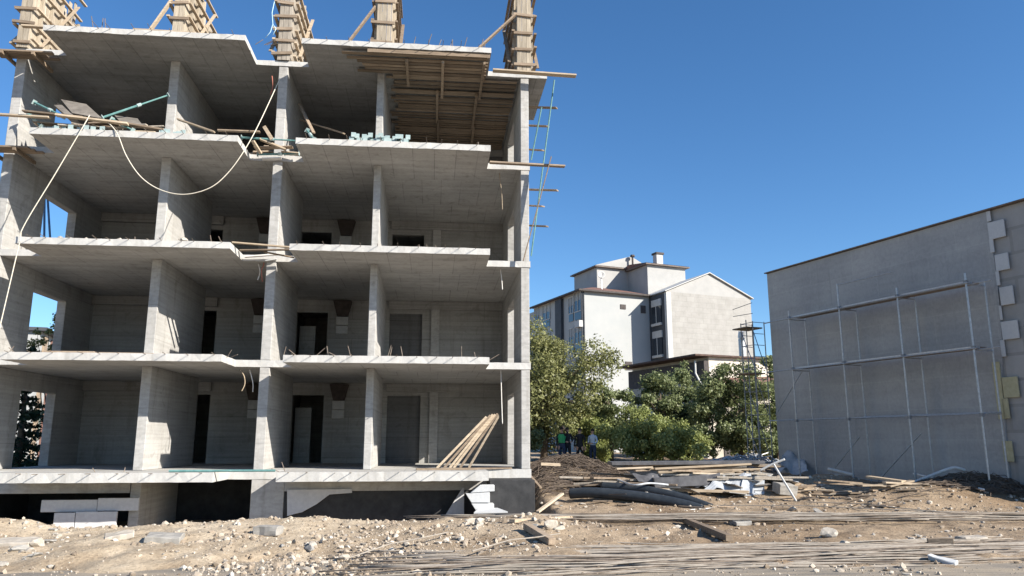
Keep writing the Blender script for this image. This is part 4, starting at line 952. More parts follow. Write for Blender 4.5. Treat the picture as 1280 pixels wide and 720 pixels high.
# conifer behind the end wall openings
def conifer(x, y, h, r, label, seed):
    rg = random.Random(seed); z = gz(x, y); g = empty('conifer_tree', (x, y, z), 0, label, 'tree')
    tm = MB().tube([(0,0,-.2),(0,0,h)], [.16,.02], 8); cl = []
    zz = .5
    while zz < h*.98:
        k = 1 - zz/h; nb_ = 6
        for j in range(nb_):
            a = rg.uniform(0,6.28); L = r*(k**.8)*rg.uniform(.7,1.1)+.15
            tm.tube([(0,0,zz),(math.cos(a)*L*.5, math.sin(a)*L*.5, zz+.05*L),(math.cos(a)*L, math.sin(a)*L, zz-.12*L)], [.03,.02,.008], 4)
            for q_ in (.3,.5,.7,.85,1.0): cl.append((math.cos(a)*L*q_+rg.uniform(-.06,.06), math.sin(a)*L*q_+rg.uniform(-.06,.06), zz-.1*L*q_*q_+rg.uniform(-.06,.06), .09+.07*k))
        zz += rg.uniform(.2,.34)
    tm.build('trunk', M['bark'], g, True); leaves_mesh('crown', cl, 2600, .11, 'needles', g, seed, .2, 2.2)
conifer(-18.95, 30.0, 5.0, 1.15, 'dark conifer seen through the ground floor opening of the end wall', 31)
tree('broadleaf_tree', 'sparse tree top seen against the sky through the first floor opening of the end wall', -18.65, 31.0, 6.6, .9, 900, .13, 'leaf_olive', 33, .09, .62, nclump=18, group=None)

# ------------------------------------------------------------------ people far off by the trees
def person(x, y, label, shirt, pants, hair, face, vest=None, arms='down', seed=0):
    z = gz(x, y); g = empty('person', (x, y, z), face, label, 'person', 'workers standing by the trees')
    P = {}; E_ = []
    def v(n, co, r): P[n] = (Vector(co), r)
    v('pel',(0,0,.93),.15); v('waist',(0,0,1.08),.13); v('chest',(0,.0,1.3),.155); v('neckb',(0,0,1.45),.075); v('neck',(0,.01,1.52),.055); v('head',(0,.02,1.60),.08); v('crown',(0,.01,1.70),.075)
    E_ += [('pel','waist'),('waist','chest'),('chest','neckb'),('neckb','neck'),('neck','head'),('head','crown')]
    for sx, s in ((-1,'l'),(1,'r')):
        v('hip'+s,(sx*.10,0,.86),.10); v('knee'+s,(sx*.11,.02,.48),.065); v('ank'+s,(sx*.11,-.01,.09),.045); v('toe'+s,(sx*.12,.15,.04),.035)
        E_ += [('pel','hip'+s),('hip'+s,'knee'+s),('knee'+s,'ank'+s),('ank'+s,'toe'+s)]
        v('sh'+s,(sx*.19,0,1.40),.065)
        if arms == 'up' and sx < 0: el, wr = (sx*.34,.12,1.45), (sx*.22,.22,1.66)
        elif arms == 'bent': el, wr = (sx*.25,-.02,1.12), (sx*.13,.2,1.08)
        else: el, wr = (sx*.24,-.03,1.12), (sx*.25,.05,.87)
        v('el'+s, el, .045); v('wr'+s, wr, .03)
        d = (Vector(wr)-Vector(el)).normalized(); v('palm'+s, Vector(wr)+d*.08, .03)
        E_ += [('chest','sh'+s),('sh'+s,'el'+s),('el'+s,'wr'+s),('wr'+s,'palm'+s)]
        side = d.cross(Vector((0,1,.2))).normalized(); 
        for f in range(4):
            o = side*((f-1.5)*.021); ln = (.075,.085,.08,.06)[f]
            v('f%d%s' % (f,s), Vector(wr)+d*.10+o, .010); v('g%d%s' % (f,s), Vector(wr)+d*(.10+ln)+o+Vector((0,.02,0)), .008)
            E_ += [('palm'+s,'f%d%s' % (f,s)),('f%d%s' % (f,s),'g%d%s' % (f,s))]
        v('t'+s, Vector(wr)+d*.07-side*.05+Vector((0,.02,0)), .010); E_ += [('wr'+s,'t'+s)]
    names = list(P); me = bpy.data.meshes.new('body')
    me.from_pydata([tuple(P[n][0]) for n in names], [(names.index(a), names.index(b_)) for a, b_ in E_], [])
    tmp = bpy.data.objects.new('body', me); COL.objects.link(tmp)
    tmp.modifiers.new('skin','SKIN'); sm = tmp.modifiers.new('sub','SUBSURF'); sm.levels = 1
    for i, n in enumerate(names):
        me.skin_vertices[0].data[i].radius = (P[n][1], P[n][1]*(.75 if n in ('chest','waist','pel') else 1)); me.skin_vertices[0].data[i].use_root = (n == 'pel')
    dg = bpy.context.evaluated_depsgraph_get(); nm = bpy.data.meshes.new_from_object(tmp.evaluated_get(dg)); COL.objects.unlink(tmp); bpy.data.objects.remove(tmp)
    body = bpy.data.objects.new('body', nm); COL.objects.link(body); body.parent = g
    nm.materials.clear()
    skinm = simple('skin', (.42,.26,.18), (.5,.32,.23), 9, .6)
    for m_ in (shirt, pants, skinm, hair, M['trim_dark']): nm.materials.append(m_)
    for p_ in nm.polygons:
        c_ = p_.center; p_.use_smooth = True
        hand = any((c_-P['palm'+s][0]).length < .16 and (c_-P['wr'+s][0]).length < .24 and (c_-P['el'+s][0]).length > (P['wr'+s][0]-P['el'+s][0]).length-.02 for s in 'lr')
        if c_.z > 1.49 and abs(c_.x) < .13: p_.material_index = 2
        elif hand: p_.material_index = 2
        elif c_.z < .09: p_.material_index = 4
        elif c_.z < .97: p_.material_index = 1
        else: p_.material_index = 0
    # face: nose, ears, eyes; hair cap
    fm = MB().add([(-.012,.095,1.60),(.012,.095,1.60),(0,.122,1.60),(0,.095,1.645)], [(0,1,2),(0,2,3),(1,3,2),(0,3,1)]); fm.build('nose', skinm, g)
    for sx in (-1,1):
        MB().tube([(sx*.03,.088,1.64),(sx*.03,.097,1.64)], .010, 6).build('eye', M['trim_dark'], g)
        MB().tube([(sx*.078,.01,1.60),(sx*.088,.005,1.64)], .014, 6).build('ear', skinm, g)
    MB().beam((-.025,.097,1.565),(.025,.097,1.565), .008, .008).build('mouth', M['roof_red'], g)
    hm = MB(); vs = []; fs = []
    for j in range(5):
        for k in range(12):
            t = 2*math.pi*k/12; ph = j*R(24); rr = .093*math.sin(ph+.02); vs.append((rr*math.cos(t), .005+rr*math.sin(t)*1.1, 1.655+.115*math.cos(ph)))
    for j in range(4):
        for k in range(12): fs.append((j*12+k, j*12+(k+1)%12, (j+1)*12+(k+1)%12, (j+1)*12+k))
    hm.add(vs, fs).build('hair', hair, g, True)
    if vest:
        vm = MB(); vs = []; rows = [(1.02,.165,.125),(1.15,.165,.13),(1.3,.20,.145),(1.42,.16,.11)]
        for z_, rx, ry in rows:
            for k in range(16): t = 2*math.pi*k/16; vs.append((rx*math.cos(t), ry*math.sin(t), z_))
        fs = [(j*16+k, j*16+(k+1)%16, (j+1)*16+(k+1)%16, (j+1)*16+k) for j in range(3) for k in range(16)]
        vm.add(vs, fs).build('vest', vest, g, True)
    return g
dk = simple('dark clothing', (.012,.012,.014), (.03,.03,.034), 6); navy = simple('navy trousers', (.02,.03,.06), (.035,.05,.09), 6)
hairm = simple('dark hair', (.012,.01,.008), (.03,.025,.02), 12)
person(2.34, 36.6, 'worker in a green vest with raised arm by the large olive tree', dk, navy, hairm, R(160), simple('green vest', (.03,.25,.09), (.05,.35,.13), 6, .7), 'up')
person(2.62, 36.9, 'person in black standing close behind the green vest', dk, dk, hairm, R(190), None, 'bent')
person(3.22, 37.0, 'person in black standing alone between green vest and pale blue shirt', dk, dk, hairm, R(170))
person(3.80, 36.7, 'person in pale blue shirt and dark trousers before the shrubs', simple('pale blue shirt', (.36,.45,.55), (.5,.58,.66), 6), navy, hairm, R(140), None, 'bent')

# ------------------------------------------------------------------ ground clutter
# rusty wire tangle on the earth heap
def tangle(name, label, cat, cx, cy, rx, ry, n, m, seed, r=.012, hgt=.5):
    rg = random.Random(seed); mb = MB()
    for i in range(n):
        a = rg.uniform(0,6.28); q_ = math.sqrt(rg.random()); x = cx + math.cos(a)*rx*q_; y = cy + math.sin(a)*ry*q_
        L = rg.uniform(.6,1.8); an = rg.gauss(0,.6) + (math.pi if rg.random() < .5 else 0)
        dx, dy = math.cos(an)*L, math.sin(an)*L*.6
        pts = []
        for k in range(6):
            t = k/5 - .5; px, py = x+dx*t, y+dy*t
            pts.append(Vector((px, py, gz(px,py) + .03 + rg.uniform(0,.06) + hgt*(1-q_*q_)*(.55+.45*rg.random())*(1-1.6*t*t))))
        mb.tube(pts, r, 4, cap=False)
    return tag(mb.build(name, M[m], recalc=False), label, cat, None, 'stuff')
tangle('rusty_wire_tangle', 'heap of tangled rusty brown wire and bars on the earth mound', 'wire heap', 2.1, 27.0, 2.2, 1.4, 420, 'rust', 41, .011, .5)
tangle('rusty_wire_tangle', 'spread of rusty wire sliding down the earth beside the concrete shell', 'wire heap', 1.6, 24.8, 1.3, 1.5, 300, 'rust', 42, .009, .15)
tangle('scrap_heap', 'dark heap of bars and brush in the shade at the foot of the grey wall', 'scrap heap', 13.5, 23.0, 1.9, .9, 420, 'rust', 43, .010, .3)
tangle('scrap_heap', 'grey heap of bent tubes between the scaffold tower and the trees', 'scrap heap', 10.2, 33.5, 1.8, 1.5, 120, 'steel', 44, .03, .7)
# rebar bundles: each bar an object
barmesh = []
for k in range(10):
    rg = random.Random(100+k); L = 12.0; n = 22; pts = []; ph = [rg.uniform(0,6.28) for _ in range(4)]; a1 = rg.uniform(.02,.11); a2 = rg.uniform(.003,.02)
    for i in range(n):
        t = i/(n-1); x = (t-.5)*L
        pts.append(Vector((x, a1*math.sin(2.2*t*math.pi+ph[0]) + a2*math.sin(7*t*math.pi+ph[1]), (.01+.12*a1)*math.sin(5*t*math.pi+ph[2]))))
    mb = MB().tube(pts, rg.choice([.009,.011,.013,.015]), 6)
    o = mb.build('steel_bar', M['rebarlight'] if k % 3 else M['rebar'], origin=Vector((0,0,0)), smooth=True)
    barmesh.append(o)
used = set()
def bar(x, y, rz, z, k, label, group, sc_=1.0, tilt=0.0):
    src = barmesh[k]
    if k not in used: o = src; used.add(k)
    else: o = src.copy(); COL.objects.link(o)
    o.location = (x, y, z); o.rotation_euler = (0, tilt, rz); o.scale = (sc_, 1, 1)
    tag(o, label, 'steel bar', group)
rg = random.Random(55)
for i in range(120):
    t = rg.random(); row = rg.uniform(-1.0,1.1) if i % 3 else rg.gauss(0,.5)
    x = 3.4 + rg.uniform(-.6,1.6) + (2.6 if i % 3 == 0 else 0); rz = R(8.5) + (rg.gauss(0, R(1.8)) if i % 5 else rg.gauss(0, R(7)))
    y = 13.35 + (x-2.0)*math.tan(R(8.5)) + row + .15*abs(row)
    # rest on the highest ground it crosses
    xs = np.linspace(x-5.6*math.cos(rz), x+5.6*math.cos(rz), 9); ys = y + (xs-x)*math.tan(rz)
    za = ground_z(xs, ys); z = float(np.percentile(za, 65)) + .008 + rg.random()*.06*math.exp(-(row/.7)**2)
    bar(x, y, rz, z, i % 10, 'long dusty steel bar in the loose bundle along the road edge', 'steel bars bundled along the road edge', rg.uniform(.8,1.0))
for i in range(72):
    row = rg.gauss(0,.34); x = 4.6 + rg.uniform(-1.2,1.2) + (4.6 if i % 2 else 0); rz = R(2.2) + rg.gauss(0, R(.9))
    y = 18.5 + row + (x-4)*.04
    xs = np.linspace(x-5.6, x+5.6, 9); ys = y + (xs-x)*math.tan(rz)
    z = float(np.percentile(ground_z(xs, ys), 85)) + .05 + rg.random()*.09*math.exp(-(row/.3)**2)
    bar(x, y, rz, z, (i*3) % 10, 'long dusty steel bar in the bundle behind, resting on timber sleepers', 'steel bars bundled on the timber sleepers', rg.uniform(.85,1.0))
for i, (u0, v0, u1, v1) in enumerate([(590,716,700,688),(430,712,560,690),(900,640,1190,655),(1010,632,1175,645)]):
    a = at(u0, v0, 13.2 if i < 2 else 21); b_ = at(u1, v1, 15 if i < 2 else 19.2)
    a.z = gz(a.x, a.y)+.12; b_.z = gz(b_.x, b_.y)+.14
    tag(MB().tube([a, a.lerp(b_,.4)+Vector((0,.1,.05)), a.lerp(b_,.7)+Vector((0,-.08,.03)), b_], .012, 6).build('steel_bar', M['rebarlight']), ['stray bar slanting across the road edge bundle near its middle','stray bar slanting across the near end of the road edge bundle','thin bent bar lying loose behind the sleeper bundle','shorter thin bar lying loose behind the sleeper bundle'][i], 'steel bar')
# sleepers
TS = np.concatenate([np.arange(8, 30, .06), np.arange(30, 120, .4)])
def gp(u, v, h=0.0):
    # first place where the view ray meets the ground
    r = Vector(ray(u, v)).normalized()
    below = EYE + r.z*TS <= ground_z(r.x*TS, r.y*TS) + h
    t = TS[int(np.argmax(below))] if below.any() else 120.0
    return Vector((0,0,EYE)) + r*float(t)
for (u0,v0,u1,v1,lab) in [(658,664,690,683,'timber sleeper under the bar bundle among white stones'), (856,655,912,678,'longer dark timber sleeper under the bar bundle, standing clear of the stones')]:
    a = gp(u0, v0); b_ = gp(u1, v1); a.z = gz(a.x,a.y)+.08; b_.z = gz(b_.x,b_.y)+.08
    plank(a, b_, .14, .12, 'woodold', lab, 'timber sleeper', None, name='timber_sleeper')
# black pipes
def pipe(ctrl, r, label, m='pipe'):
    P = [Vector(p) for p in ctrl]; out = []
    for i in range(len(P)-1):
        p0 = P[max(i-1,0)]; p1 = P[i]; p2 = P[i+1]; p3 = P[min(i+2,len(P)-1)]
        for k in range(10):
            t = k/10; out.append(.5*((2*p1)+(p2-p0)*t+(2*p0-5*p1+4*p2-p3)*t*t+(3*p1-p0-3*p2+p3)*t**3))
    out.append(P[-1])
    o = MB().tube(out, r, 16, cap=False).build('pipe', M[m], smooth=True); s_ = o.modifiers.new('thick','SOLIDIFY'); s_.thickness = .02
    return tag(o, label, 'pipe')
pipe([at(713,617,22.6), at(745,616,22.3), at(800,621,21.9), at(850,630,21.5), at(878,638,21.2)], .145, 'thick black plastic pipe, front one of two curving over the earth')
pipe([at(752,608,23.6), at(800,612,23.1), at(850,622,22.5), at(890,636,22.0)], .135, 'thick black plastic pipe lying just behind the front one')
rope([gp(768,612)+Vector((0,0,.35)), at(790,606,22.8), at(812,604,22.9), at(835,606,23.2)], .03, 'thin grey hose arched over the black pipes', 'tarp', 'hose', 'hose')
rope([at(862,638,20.9), at(890,636,21.2), at(915,634,21.5), at(928,632,21.8)], .035, 'pale thin pipe end lying where the black pipes meet the ground', 'cablewhite', 'hose', 'hose')
# timber and sheet piles in the middle distance
heapY = lambda Y: 23.3 + (Y-24.6)*.22 if 24.5 < Y < 33.6 else Y      # the debris heap is steep: low and high pieces stand close together
def gplank(u0, v0, u1, v1, Y0, Y1, wd, th, m, label, group=None, cat='plank'):
    if Y0 > 24.5: wd, th = wd*.8, th*.8
    a = at(u0, v0, heapY(Y0)); b_ = at(u1, v1, heapY(Y1))
    a.z = max(a.z, gz(a.x,a.y)+th/2); b_.z = max(b_.z, gz(b_.x,b_.y)+th/2)
    return plank(a, b_, wd, th, m, label, cat, group)
gplank(762,579,950,577.5,31,31.5,1.2,.12,'tarpdark','long dark flat stack of steel sheets behind the pale planks',cat='sheet stack')
gplank(770,586,815,584,28.5,29,.3,.06,'wood','short pale plank at the near end of the timber pile')
gplank(818,586,938,580,28.4,29.4,.25,.07,'wood','long pale plank uppermost on the dark sheet stack')
gplank(822,590,925,588,28.0,28.2,.3,.08,'wood','pale plank under the uppermost one on the timber pile')
gplank(880,588,955,586,28.6,28.8,.25,.05,'wood','pale plank at the scaffold end of the timber pile')
gplank(795,611,935,615,25.0,24.6,.18,.1,'wood','long bright timber beam lying before the grey plastic sheets')
gplank(815,603,880,600,26.6,27.0,.8,.35,'tarpdark','dark bundle of membrane rolls between pipes and grey sheets',cat='membrane')
gplank(672,640,703,617,20.6,22.0,.1,.05,'wood','pale plank leaning on the earth beside the shell corner')
gplank(662,594,676,610,24,22.6,.08,.05,'woodold','short brown plank on the earth at the shell corner')
gplank(676,580,700,581,30,30,.5,.1,'wood','pale timber offcut beside the wire tangle')
gplank(1085,596,1130,602,23.2,22.4,.3,.06,'wood','pale board topmost on the board heap before the grey wall')
for i, (u0,v0,u1,v1) in enumerate([(1098,606,1160,605),(1090,610,1150,612),(1060,604,1110,608),(1105,603,1168,610),(1110,608,1140,601),(1075,607,1120,606),(1020,603,1085,607),(1030,600,1075,604)]):
    gplank(u0,v0,u1,v1,22.6-i*.08,22.3+i*.05,.2,.045,'wood' if i < 6 else 'woodold','pale board in the loose board heap before the grey wall','boards heaped before the grey wall')
plank(gp(1160,682)+Vector((0,0,.08)), gp(1192,683)+Vector((0,0,.1)), .16, .1, 'wooddark', 'dark timber offcut lying at the far end of the road edge bars', 'timber offcut')
plank(gp(640,655)+Vector((0,0,.06)), gp(742,648)+Vector((0,0,.06)), .14, .07, 'wood', 'pale timber beam lying before the earth with the black pipes', 'timber beam')
for i in range(34):
    u = rg.uniform(930, 1180) if i < 22 else rg.uniform(690, 940); v = rg.uniform(604, 640) if i < 22 else rg.uniform(608, 640)
    p = gp(u, v); a = rg.gauss(0, .5); L = rg.uniform(.3, 1.1); dv = Vector((math.cos(a), math.sin(a), rg.uniform(-.04,.08)))*L/2
    p.z = gz(p.x, p.y) + .04
    if i % 3: plank(p-dv, p+dv, rg.uniform(.06,.14), .035, rg.choice(['wood','woodold','woodold','wooddark']), 'short timber offcut strewn on the rubble behind the sleeper bundle', 'timber offcut', 'timber offcuts on the rubble', name='timber_offcut')
    else: tag(MB().tube([p-dv*2.2, p+Vector((0,.15,.08)), p+dv*2.2+Vector((0,0,.1))], .012, 6).build('bent_bar', M['rust']), 'thin bent rusty bar strewn on the rubble behind the sleeper bundle', 'steel bar', 'bent bars on the rubble')
# grey plastic sheets
def crumple(pts4, label, m, seed, amp=.12, n=14):
    P = [Vector(p) for p in pts4]; vs = []; rg_ = random.Random(seed)
    for j in range(n+1):
        for i in range(n+1):
            a, b_ = i/n, j/n; p = (P[0]*(1-a)+P[1]*a)*(1-b_) + (P[3]*(1-a)+P[2]*a)*b_
            d = mnoise.noise(p*1.7+Vector((seed,0,0)))*amp + mnoise.noise(p*4.5+Vector((0,seed,0)))*amp*.4
            q_ = p + Vector((d*.3, d*.4, d)); q_.z = max(q_.z, gz(q_.x,q_.y)+.015); vs.append(q_)
    fs = [(j*(n+1)+i, j*(n+1)+i+1, (j+1)*(n+1)+i+1, (j+1)*(n+1)+i) for j in range(n) for i in range(n)]
    o = MB().add(vs, fs).build('plastic_sheet', M[m]); s_ = o.modifiers.new('thick','SOLIDIFY'); s_.thickness = .01
    return tag(o, label, 'plastic sheet')
crumple([at(876,612,heapY(24.8)), at(944,616,heapY(24.6)), at(938,593,heapY(26.6)), at(905,594,heapY(26.6))], 'pale grey crumpled plastic sheet, largest of the sheets by the timber pile', 'tarp', 3, .25)
crumple([at(925,616,heapY(24.7)), at(956,616,heapY(24.7)), at(956,597,heapY(26.0)), at(930,592,heapY(26.3))], 'grey folded plastic sheet beside the white pipe tee', 'tarp', 5, .25)
crumple([at(846,605,heapY(25.8)), at(900,604,heapY(25.8)), at(900,593,heapY(27.0)), at(850,592,heapY(27.0))], 'darker grey plastic sheet spread behind the bright timber beam', 'tarpdark', 8, .2)
crumple([at(798,604,heapY(25.8)), at(850,606,heapY(25.6)), at(845,594,heapY(27.0)), at(790,593,heapY(27.0))], 'dull grey sheet next to the black pipes', 'tarpdark', 9, .15)
crumple([at(972,590,30), at(1010,592,29.5), at(1004,570,31.2), at(980,566,31.2)], 'crumpled blue grey netting at the foot of the scaffold', 'tarp', 12, .5)
for i in range(44):
    u = rg.uniform(755, 965); v = rg.uniform(576, 596); Y = 25.1 - (v-576)*.075
    a = at(u, v, Y); a.z = min(max(a.z, gz(a.x, a.y) + .04), gz(a.x, a.y) + .3); an = rg.gauss(.05, .25); L = rg.uniform(1.0, 3.4); dv = Vector((math.cos(an), math.sin(an), rg.uniform(-.06,.06)))*L/2
    plank(a-dv, a+dv, rg.uniform(.1,.24), .05, rg.choice(['wood','woodold','woodold','woodgrey']), 'plank strewn in the timber pile behind the black pipes', 'plank', 'planks of the timber pile')
for i in range(22):
    u = rg.uniform(985, 1200); v = rg.uniform(596, 610); a = at(u, v, 23.6); a.z = gz(a.x, a.y) + rg.uniform(.03,.14); an = rg.gauss(.05, .3); L = rg.uniform(.6, 1.9); dv = Vector((math.cos(an), math.sin(an), rg.uniform(-.05,.08)))*L/2
    plank(a-dv, a+dv, rg.uniform(.08,.2), .045, rg.choice(['wood','wood','woodold','woodgrey']), 'board strewn along the foot of the grey wall scaffold', 'plank', 'boards along the grey wall')
for i in range(16):
    u = rg.uniform(800, 985); v = rg.uniform(592, 614); Y = 24.2 - (v-592)*.05; a = at(u, v, Y); a.z = gz(a.x, a.y) + rg.uniform(.04,.16); an = rg.uniform(0, 3.1); w_, l_ = rg.uniform(.3,.7), rg.uniform(.5,1.2)
    ex = Vector((math.cos(an), math.sin(an), rg.uniform(-.25,.25)))*l_/2; ey = Vector((-math.sin(an), math.cos(an), rg.uniform(.0,.35)))*w_/2
    o = sheet([a-ex-ey, a+ex-ey, a+ex+ey, a-ex+ey], .025, rg.choice(['rockgrey','tarp','ply','rockgrey']), 'broken grey panel piece among the plastic sheets', 'panel_piece', 'panel'); o['group'] = 'broken panel pieces'
# white pipes
rope([at(950,588,23.4), at(966,580,23.3), at(981,574,23.2)], .036, 'white plastic pipe forming the bar of a leaning tee', 'pvc', 'pipe', 'pipe')
rope([at(967,580,23.3), at(976,595,22.9), at(995,626,22.0)], .032, 'white plastic pipe stem propped under the tee bar', 'pvc', 'pipe', 'pipe')
rope([at(1142,603,23.6), at(1165,594,23.4), at(1188,585.5,23.2), at(1196,585,23.2), at(1206,588,23.2)], .05, 'white pipe with a bent end rising before the shaded scrap heap', 'pvc', 'pipe', 'pipe')
rope([at(1035,586,28), at(1068,594,27.4)], .06, 'white pipe lying flat at the foot of the scaffold', 'pvc', 'pipe', 'pipe')
rope([at(1142,592,25), at(1230,612,22)], .03, 'thin pale tube sloping down over the shaded scrap heap', 'cablewhite', 'pipe', 'pipe')
for i, (a, b_) in enumerate([((870,588),(945,570)), ((885,590),(960,566)), ((850,584),(920,574)), ((880,575),(955,588))]):
    tag(MB().tube([at(*a, 32), at(*b_, 33.5)], .025, 6).build('scaffold_tube', M['steel']), 'loose grey scaffold tube lying crosswise in the pile before the scaffold tower', 'scaffold tube', 'loose scaffold tubes before the tower')

# stones
def rockmesh(seed, m, flat=.7):
    bm = bmesh.new(); bmesh.ops.create_icosphere(bm, subdivisions=2, radius=.56); rg_ = random.Random(seed)
    cuts = [(Vector((rg_.gauss(0,1), rg_.gauss(0,1), rg_.gauss(0,1))).normalized(), rg_.uniform(.16,.40)) for _ in range(7)]
    for v in bm.verts:
        for n_, d_ in cuts:
            e = v.co.dot(n_) - d_
            if e > 0: v.co -= n_*e
        v.co += v.co.normalized()*mnoise.noise(v.co*5+Vector((seed,0,0)))*.05
        v.co.z *= flat
    zmin = min(v.co.z for v in bm.verts)
    for v in bm.verts: v.co.z -= zmin*.75
    me = bpy.data.meshes.new('stone'); bm.to_mesh(me); bm.free(); me.materials.append(M[m])
    o = bpy.data.objects.new('stone', me); COL.objects.link(o); return o
rocks = [rockmesh(k, 'rock' if k % 4 else 'rockgrey', .5+.06*(k%5)) for k in range(9)]
ru = set()
def stone(x, y, s, label, group, z=None, k=None):
    k = rg.randrange(9) if k is None else k
    if k not in ru: o = rocks[k]; ru.add(k)
    else: o = rocks[k].copy(); COL.objects.link(o)
    o.location = (x, y, (gz(x,y)-.01) if z is None else z); o.rotation_euler = (rg.uniform(-.2,.2), rg.uniform(-.2,.2), rg.uniform(0,6.28)); o.scale = (s*rg.uniform(.8,1.4), s*rg.uniform(.8,1.2), s*rg.uniform(.7,1.1))
    tag(o, label, 'stone', group)
def scatter(n, us, vs, smin, smax, label, group):
    c_ = 0; cen = [(rg.uniform(*us), rg.uniform(*vs)) for _ in range(max(2, n//7))]
    while c_ < n:
        cu, cv = rg.choice(cen); u, v = rg.gauss(cu, 22), min(max(rg.gauss(cv, 5), vs[0]), vs[1]); p = gp(u, v)
        if p.y > 60: continue
        stone(p.x, p.y, (smin + (smax-smin)*rg.random()**4)*.85, label, group); c_ += 1
scatter(60, (0,400), (668,716), .08, .3, 'pale broken stone on the sandy bank before the foam boards and basement', 'stones on the sandy bank')
scatter(14, (60,110), (655,672), .1, .3, 'pale stone in the dip of the bank below the white grey foam boards', 'stones in the dip of the bank')
scatter(30, (480,760), (650,684), .08, .32, 'white stone among the bars and sleepers before the basement wall', 'white stones around the sleepers')
scatter(40, (900,1280), (606,650), .1, .4, 'pale stone on the rubble between the grey wall and the sleeper bundle', 'stones before the grey wall')
scatter(26, (760,1280), (662,690), .07, .26, 'white stone on the bare earth between the two bar bundles', 'stones between the bar bundles')
scatter(16, (700,900), (612,636), .1, .45, 'pale rubble stone under the black pipes', 'rubble under the black pipes')
for (u, v, s) in [(688,660,.34),(598,656,.3)]: 
    p = gp(u, v); stone(p.x, p.y, s, ['large rough white stone before the foam sheet','white stone before the dark basement wall'][0 if s > .31 else 1], 'large white stones before the basement', k=1)
for i, (u, v, s) in enumerate([(1036,672,.42)]):
    p = gp(u, v); stone(p.x, p.y, s, 'upright grey boulder standing between the bar bundles', None, k=3); 
for i in range(9):
    s_ = [-6.2,-5.9,-6.6,-5.4,-5.1,-6.9,-4.4,-4.0,-3.7][i]
    p = bw(s_, .12+.1*(i % 2), LV[2]); stone(p.x, p.y, rg.uniform(.12,.24), 'rubble lump left on the second floor slab edge', 'rubble lumps on the second floor edge', p.z-.01)
# slab chunks
def chunk(u, v, L, W_, T, rz, m, label, tilt=(0,0)):
    p = gp(u, v); mb = MB().box((-L/2,-W_/2,0),(L/2,W_/2,T))
    o = mb.build('concrete_chunk' if m != 'foam' else 'foam_piece', M[m], origin=Vector((0,0,0)), bevel=.012)
    bm = bmesh.new(); bm.from_mesh(o.data); bmesh.ops.subdivide_edges(bm, edges=bm.edges, cuts=3, use_grid_fill=True)
    for v_ in bm.verts: v_.co += Vector((mnoise.noise(v_.co*6+Vector((u,0,0))), mnoise.noise(v_.co*6+Vector((0,u,0))), mnoise.noise(v_.co*6+Vector((0,0,v)))))*.03
    bm.to_mesh(o.data); bm.free()
    o.location = (p.x, p.y, gz(p.x,p.y)-.02); o.rotation_euler = (tilt[0], tilt[1], rz)
    tag(o, label, 'concrete chunk' if m != 'foam' else 'foam piece')
chunk(205,676,.62,.4,.12,.2,'rockgrey','flat grey concrete slab piece lying on the sandy bank',(.12,.05))
chunk(335,668,.5,.3,.18,-.2,'rockgrey','thick grey concrete block on the bank edge before the basement pier')
chunk(150,672,.5,.35,.1,.4,'rock','flat pale slab piece lower on the bank by the foam boards',(.1,-.1))
chunk(20,682,.7,.5,.12,.1,'rock','wide pale slab piece half buried at the outer end of the bank',(.1,0))
chunk(1178,704,.42,.14,.1,-.8,'foam','bright white foam piece lying on the road edge beside the bars',(.15,.2))
chunk(925,655,.4,.3,.1,.3,'rockgrey','broken grey slab piece beside the longer sleeper',(.1,0))
chunk(980,618,.6,.4,.3,.3,'rockgrey','brownish rubble block behind the white pipe stem',(.2,.1))
chunk(1215,676,.5,.3,.1,.1,'rock','flat pale block at the far end of the bars')

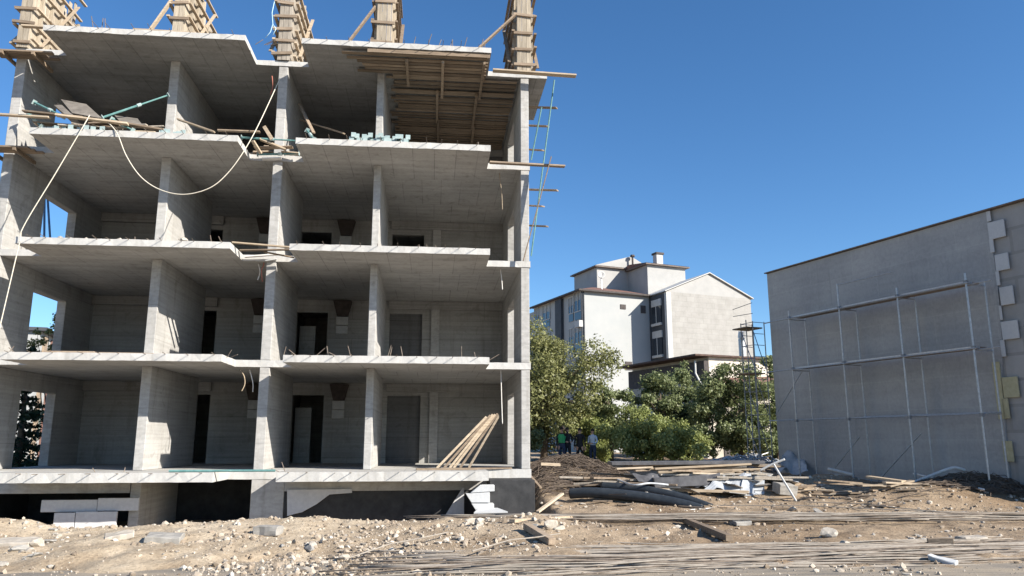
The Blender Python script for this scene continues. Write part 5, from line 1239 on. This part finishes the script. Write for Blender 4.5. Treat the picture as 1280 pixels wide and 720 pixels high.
# gravel: uncountable small stones as one object
def gravel(n, seed):
    rg_ = np.random.default_rng(seed)
    V = []; F = []
    bmi = bmesh.new(); bmesh.ops.create_icosphere(bmi, subdivisions=1, radius=.6); cube = np.array([tuple(v.co) for v in bmi.verts]); fc = np.array([[v.index for v in f.verts] for f in bmi.faces]); bmi.free()
    nv = len(cube)
    X = np.empty(n); Y = np.empty(n); k = 0
    xs = rg_.uniform(-13, 17, n*6); ys = 12.1 + 14.6*rg_.random(n*6)**1.4
    clus = np.clip(fbm(xs,ys,.45,3,31)*3+.35,0,1)
    dens = 0.045 + 1.5*clus**2*np.clip((1.5-xs)/4,0,1)*np.exp(-((ys-14.2)/1.9)**2) + .35*np.exp(-((ys-17.2)/.8)**2)*(xs < 2) + .3*((ys > 20) & (xs > 3)) + .25*(fbm(xs,ys,.7,3,77) > .12)
    dens *= (ys < 18.4) | (xs > 1.2)
    keep = rg_.random(n*6) < dens*.5; xs, ys = xs[keep][:n], ys[keep][:n]; n = len(xs)
    zs = np.maximum(ground_z(xs, ys), np.where(ys < 13.4, 0.0, -9)); sz = .010 + .085*rg_.random(n)**9 + .016*rg_.random(n)**2
    ang = rg_.uniform(0, 6.28, n)
    pts = cube[None] * (1 + rg_.uniform(-.38,.38,(n,nv,1))) * (sz[:,None]*rg_.uniform(.65,1.4,(n,3)))[:,None,:]
    c_, s_ = np.cos(ang)[:,None], np.sin(ang)[:,None]
    px = pts[...,0]*c_ - pts[...,1]*s_; py = pts[...,0]*s_ + pts[...,1]*c_
    P = np.stack([px + xs[:,None], py + ys[:,None], pts[...,2]*.8 + zs[:,None] + sz[:,None]*.15], -1).reshape(-1,3)
    FF = (fc[None] + (np.arange(n)*nv)[:,None,None]).reshape(-1,3)
    me = bpy.data.meshes.new('gravel'); me.from_pydata(P.tolist(), [], FF.tolist()); me.materials.append(gm); me.update()
    o = bpy.data.objects.new('gravel', me); COL.objects.link(o); tag(o, 'loose crushed stone and rubble strewn over the sandy ground', 'gravel', None, 'stuff')
gm, t_, b_ = mat('strewn stones', .95)
gi = N(t_, 'ShaderNodeNewGeometry'); t_.links.new(ramp(t_, gi.outputs['Random Per Island'], [(0,(.17,.135,.10)), (.35,(.29,.235,.18)), (.7,(.39,.335,.27)), (1,(.52,.475,.41))]), b_.inputs['Base Color'])
gravel(26000, 5)
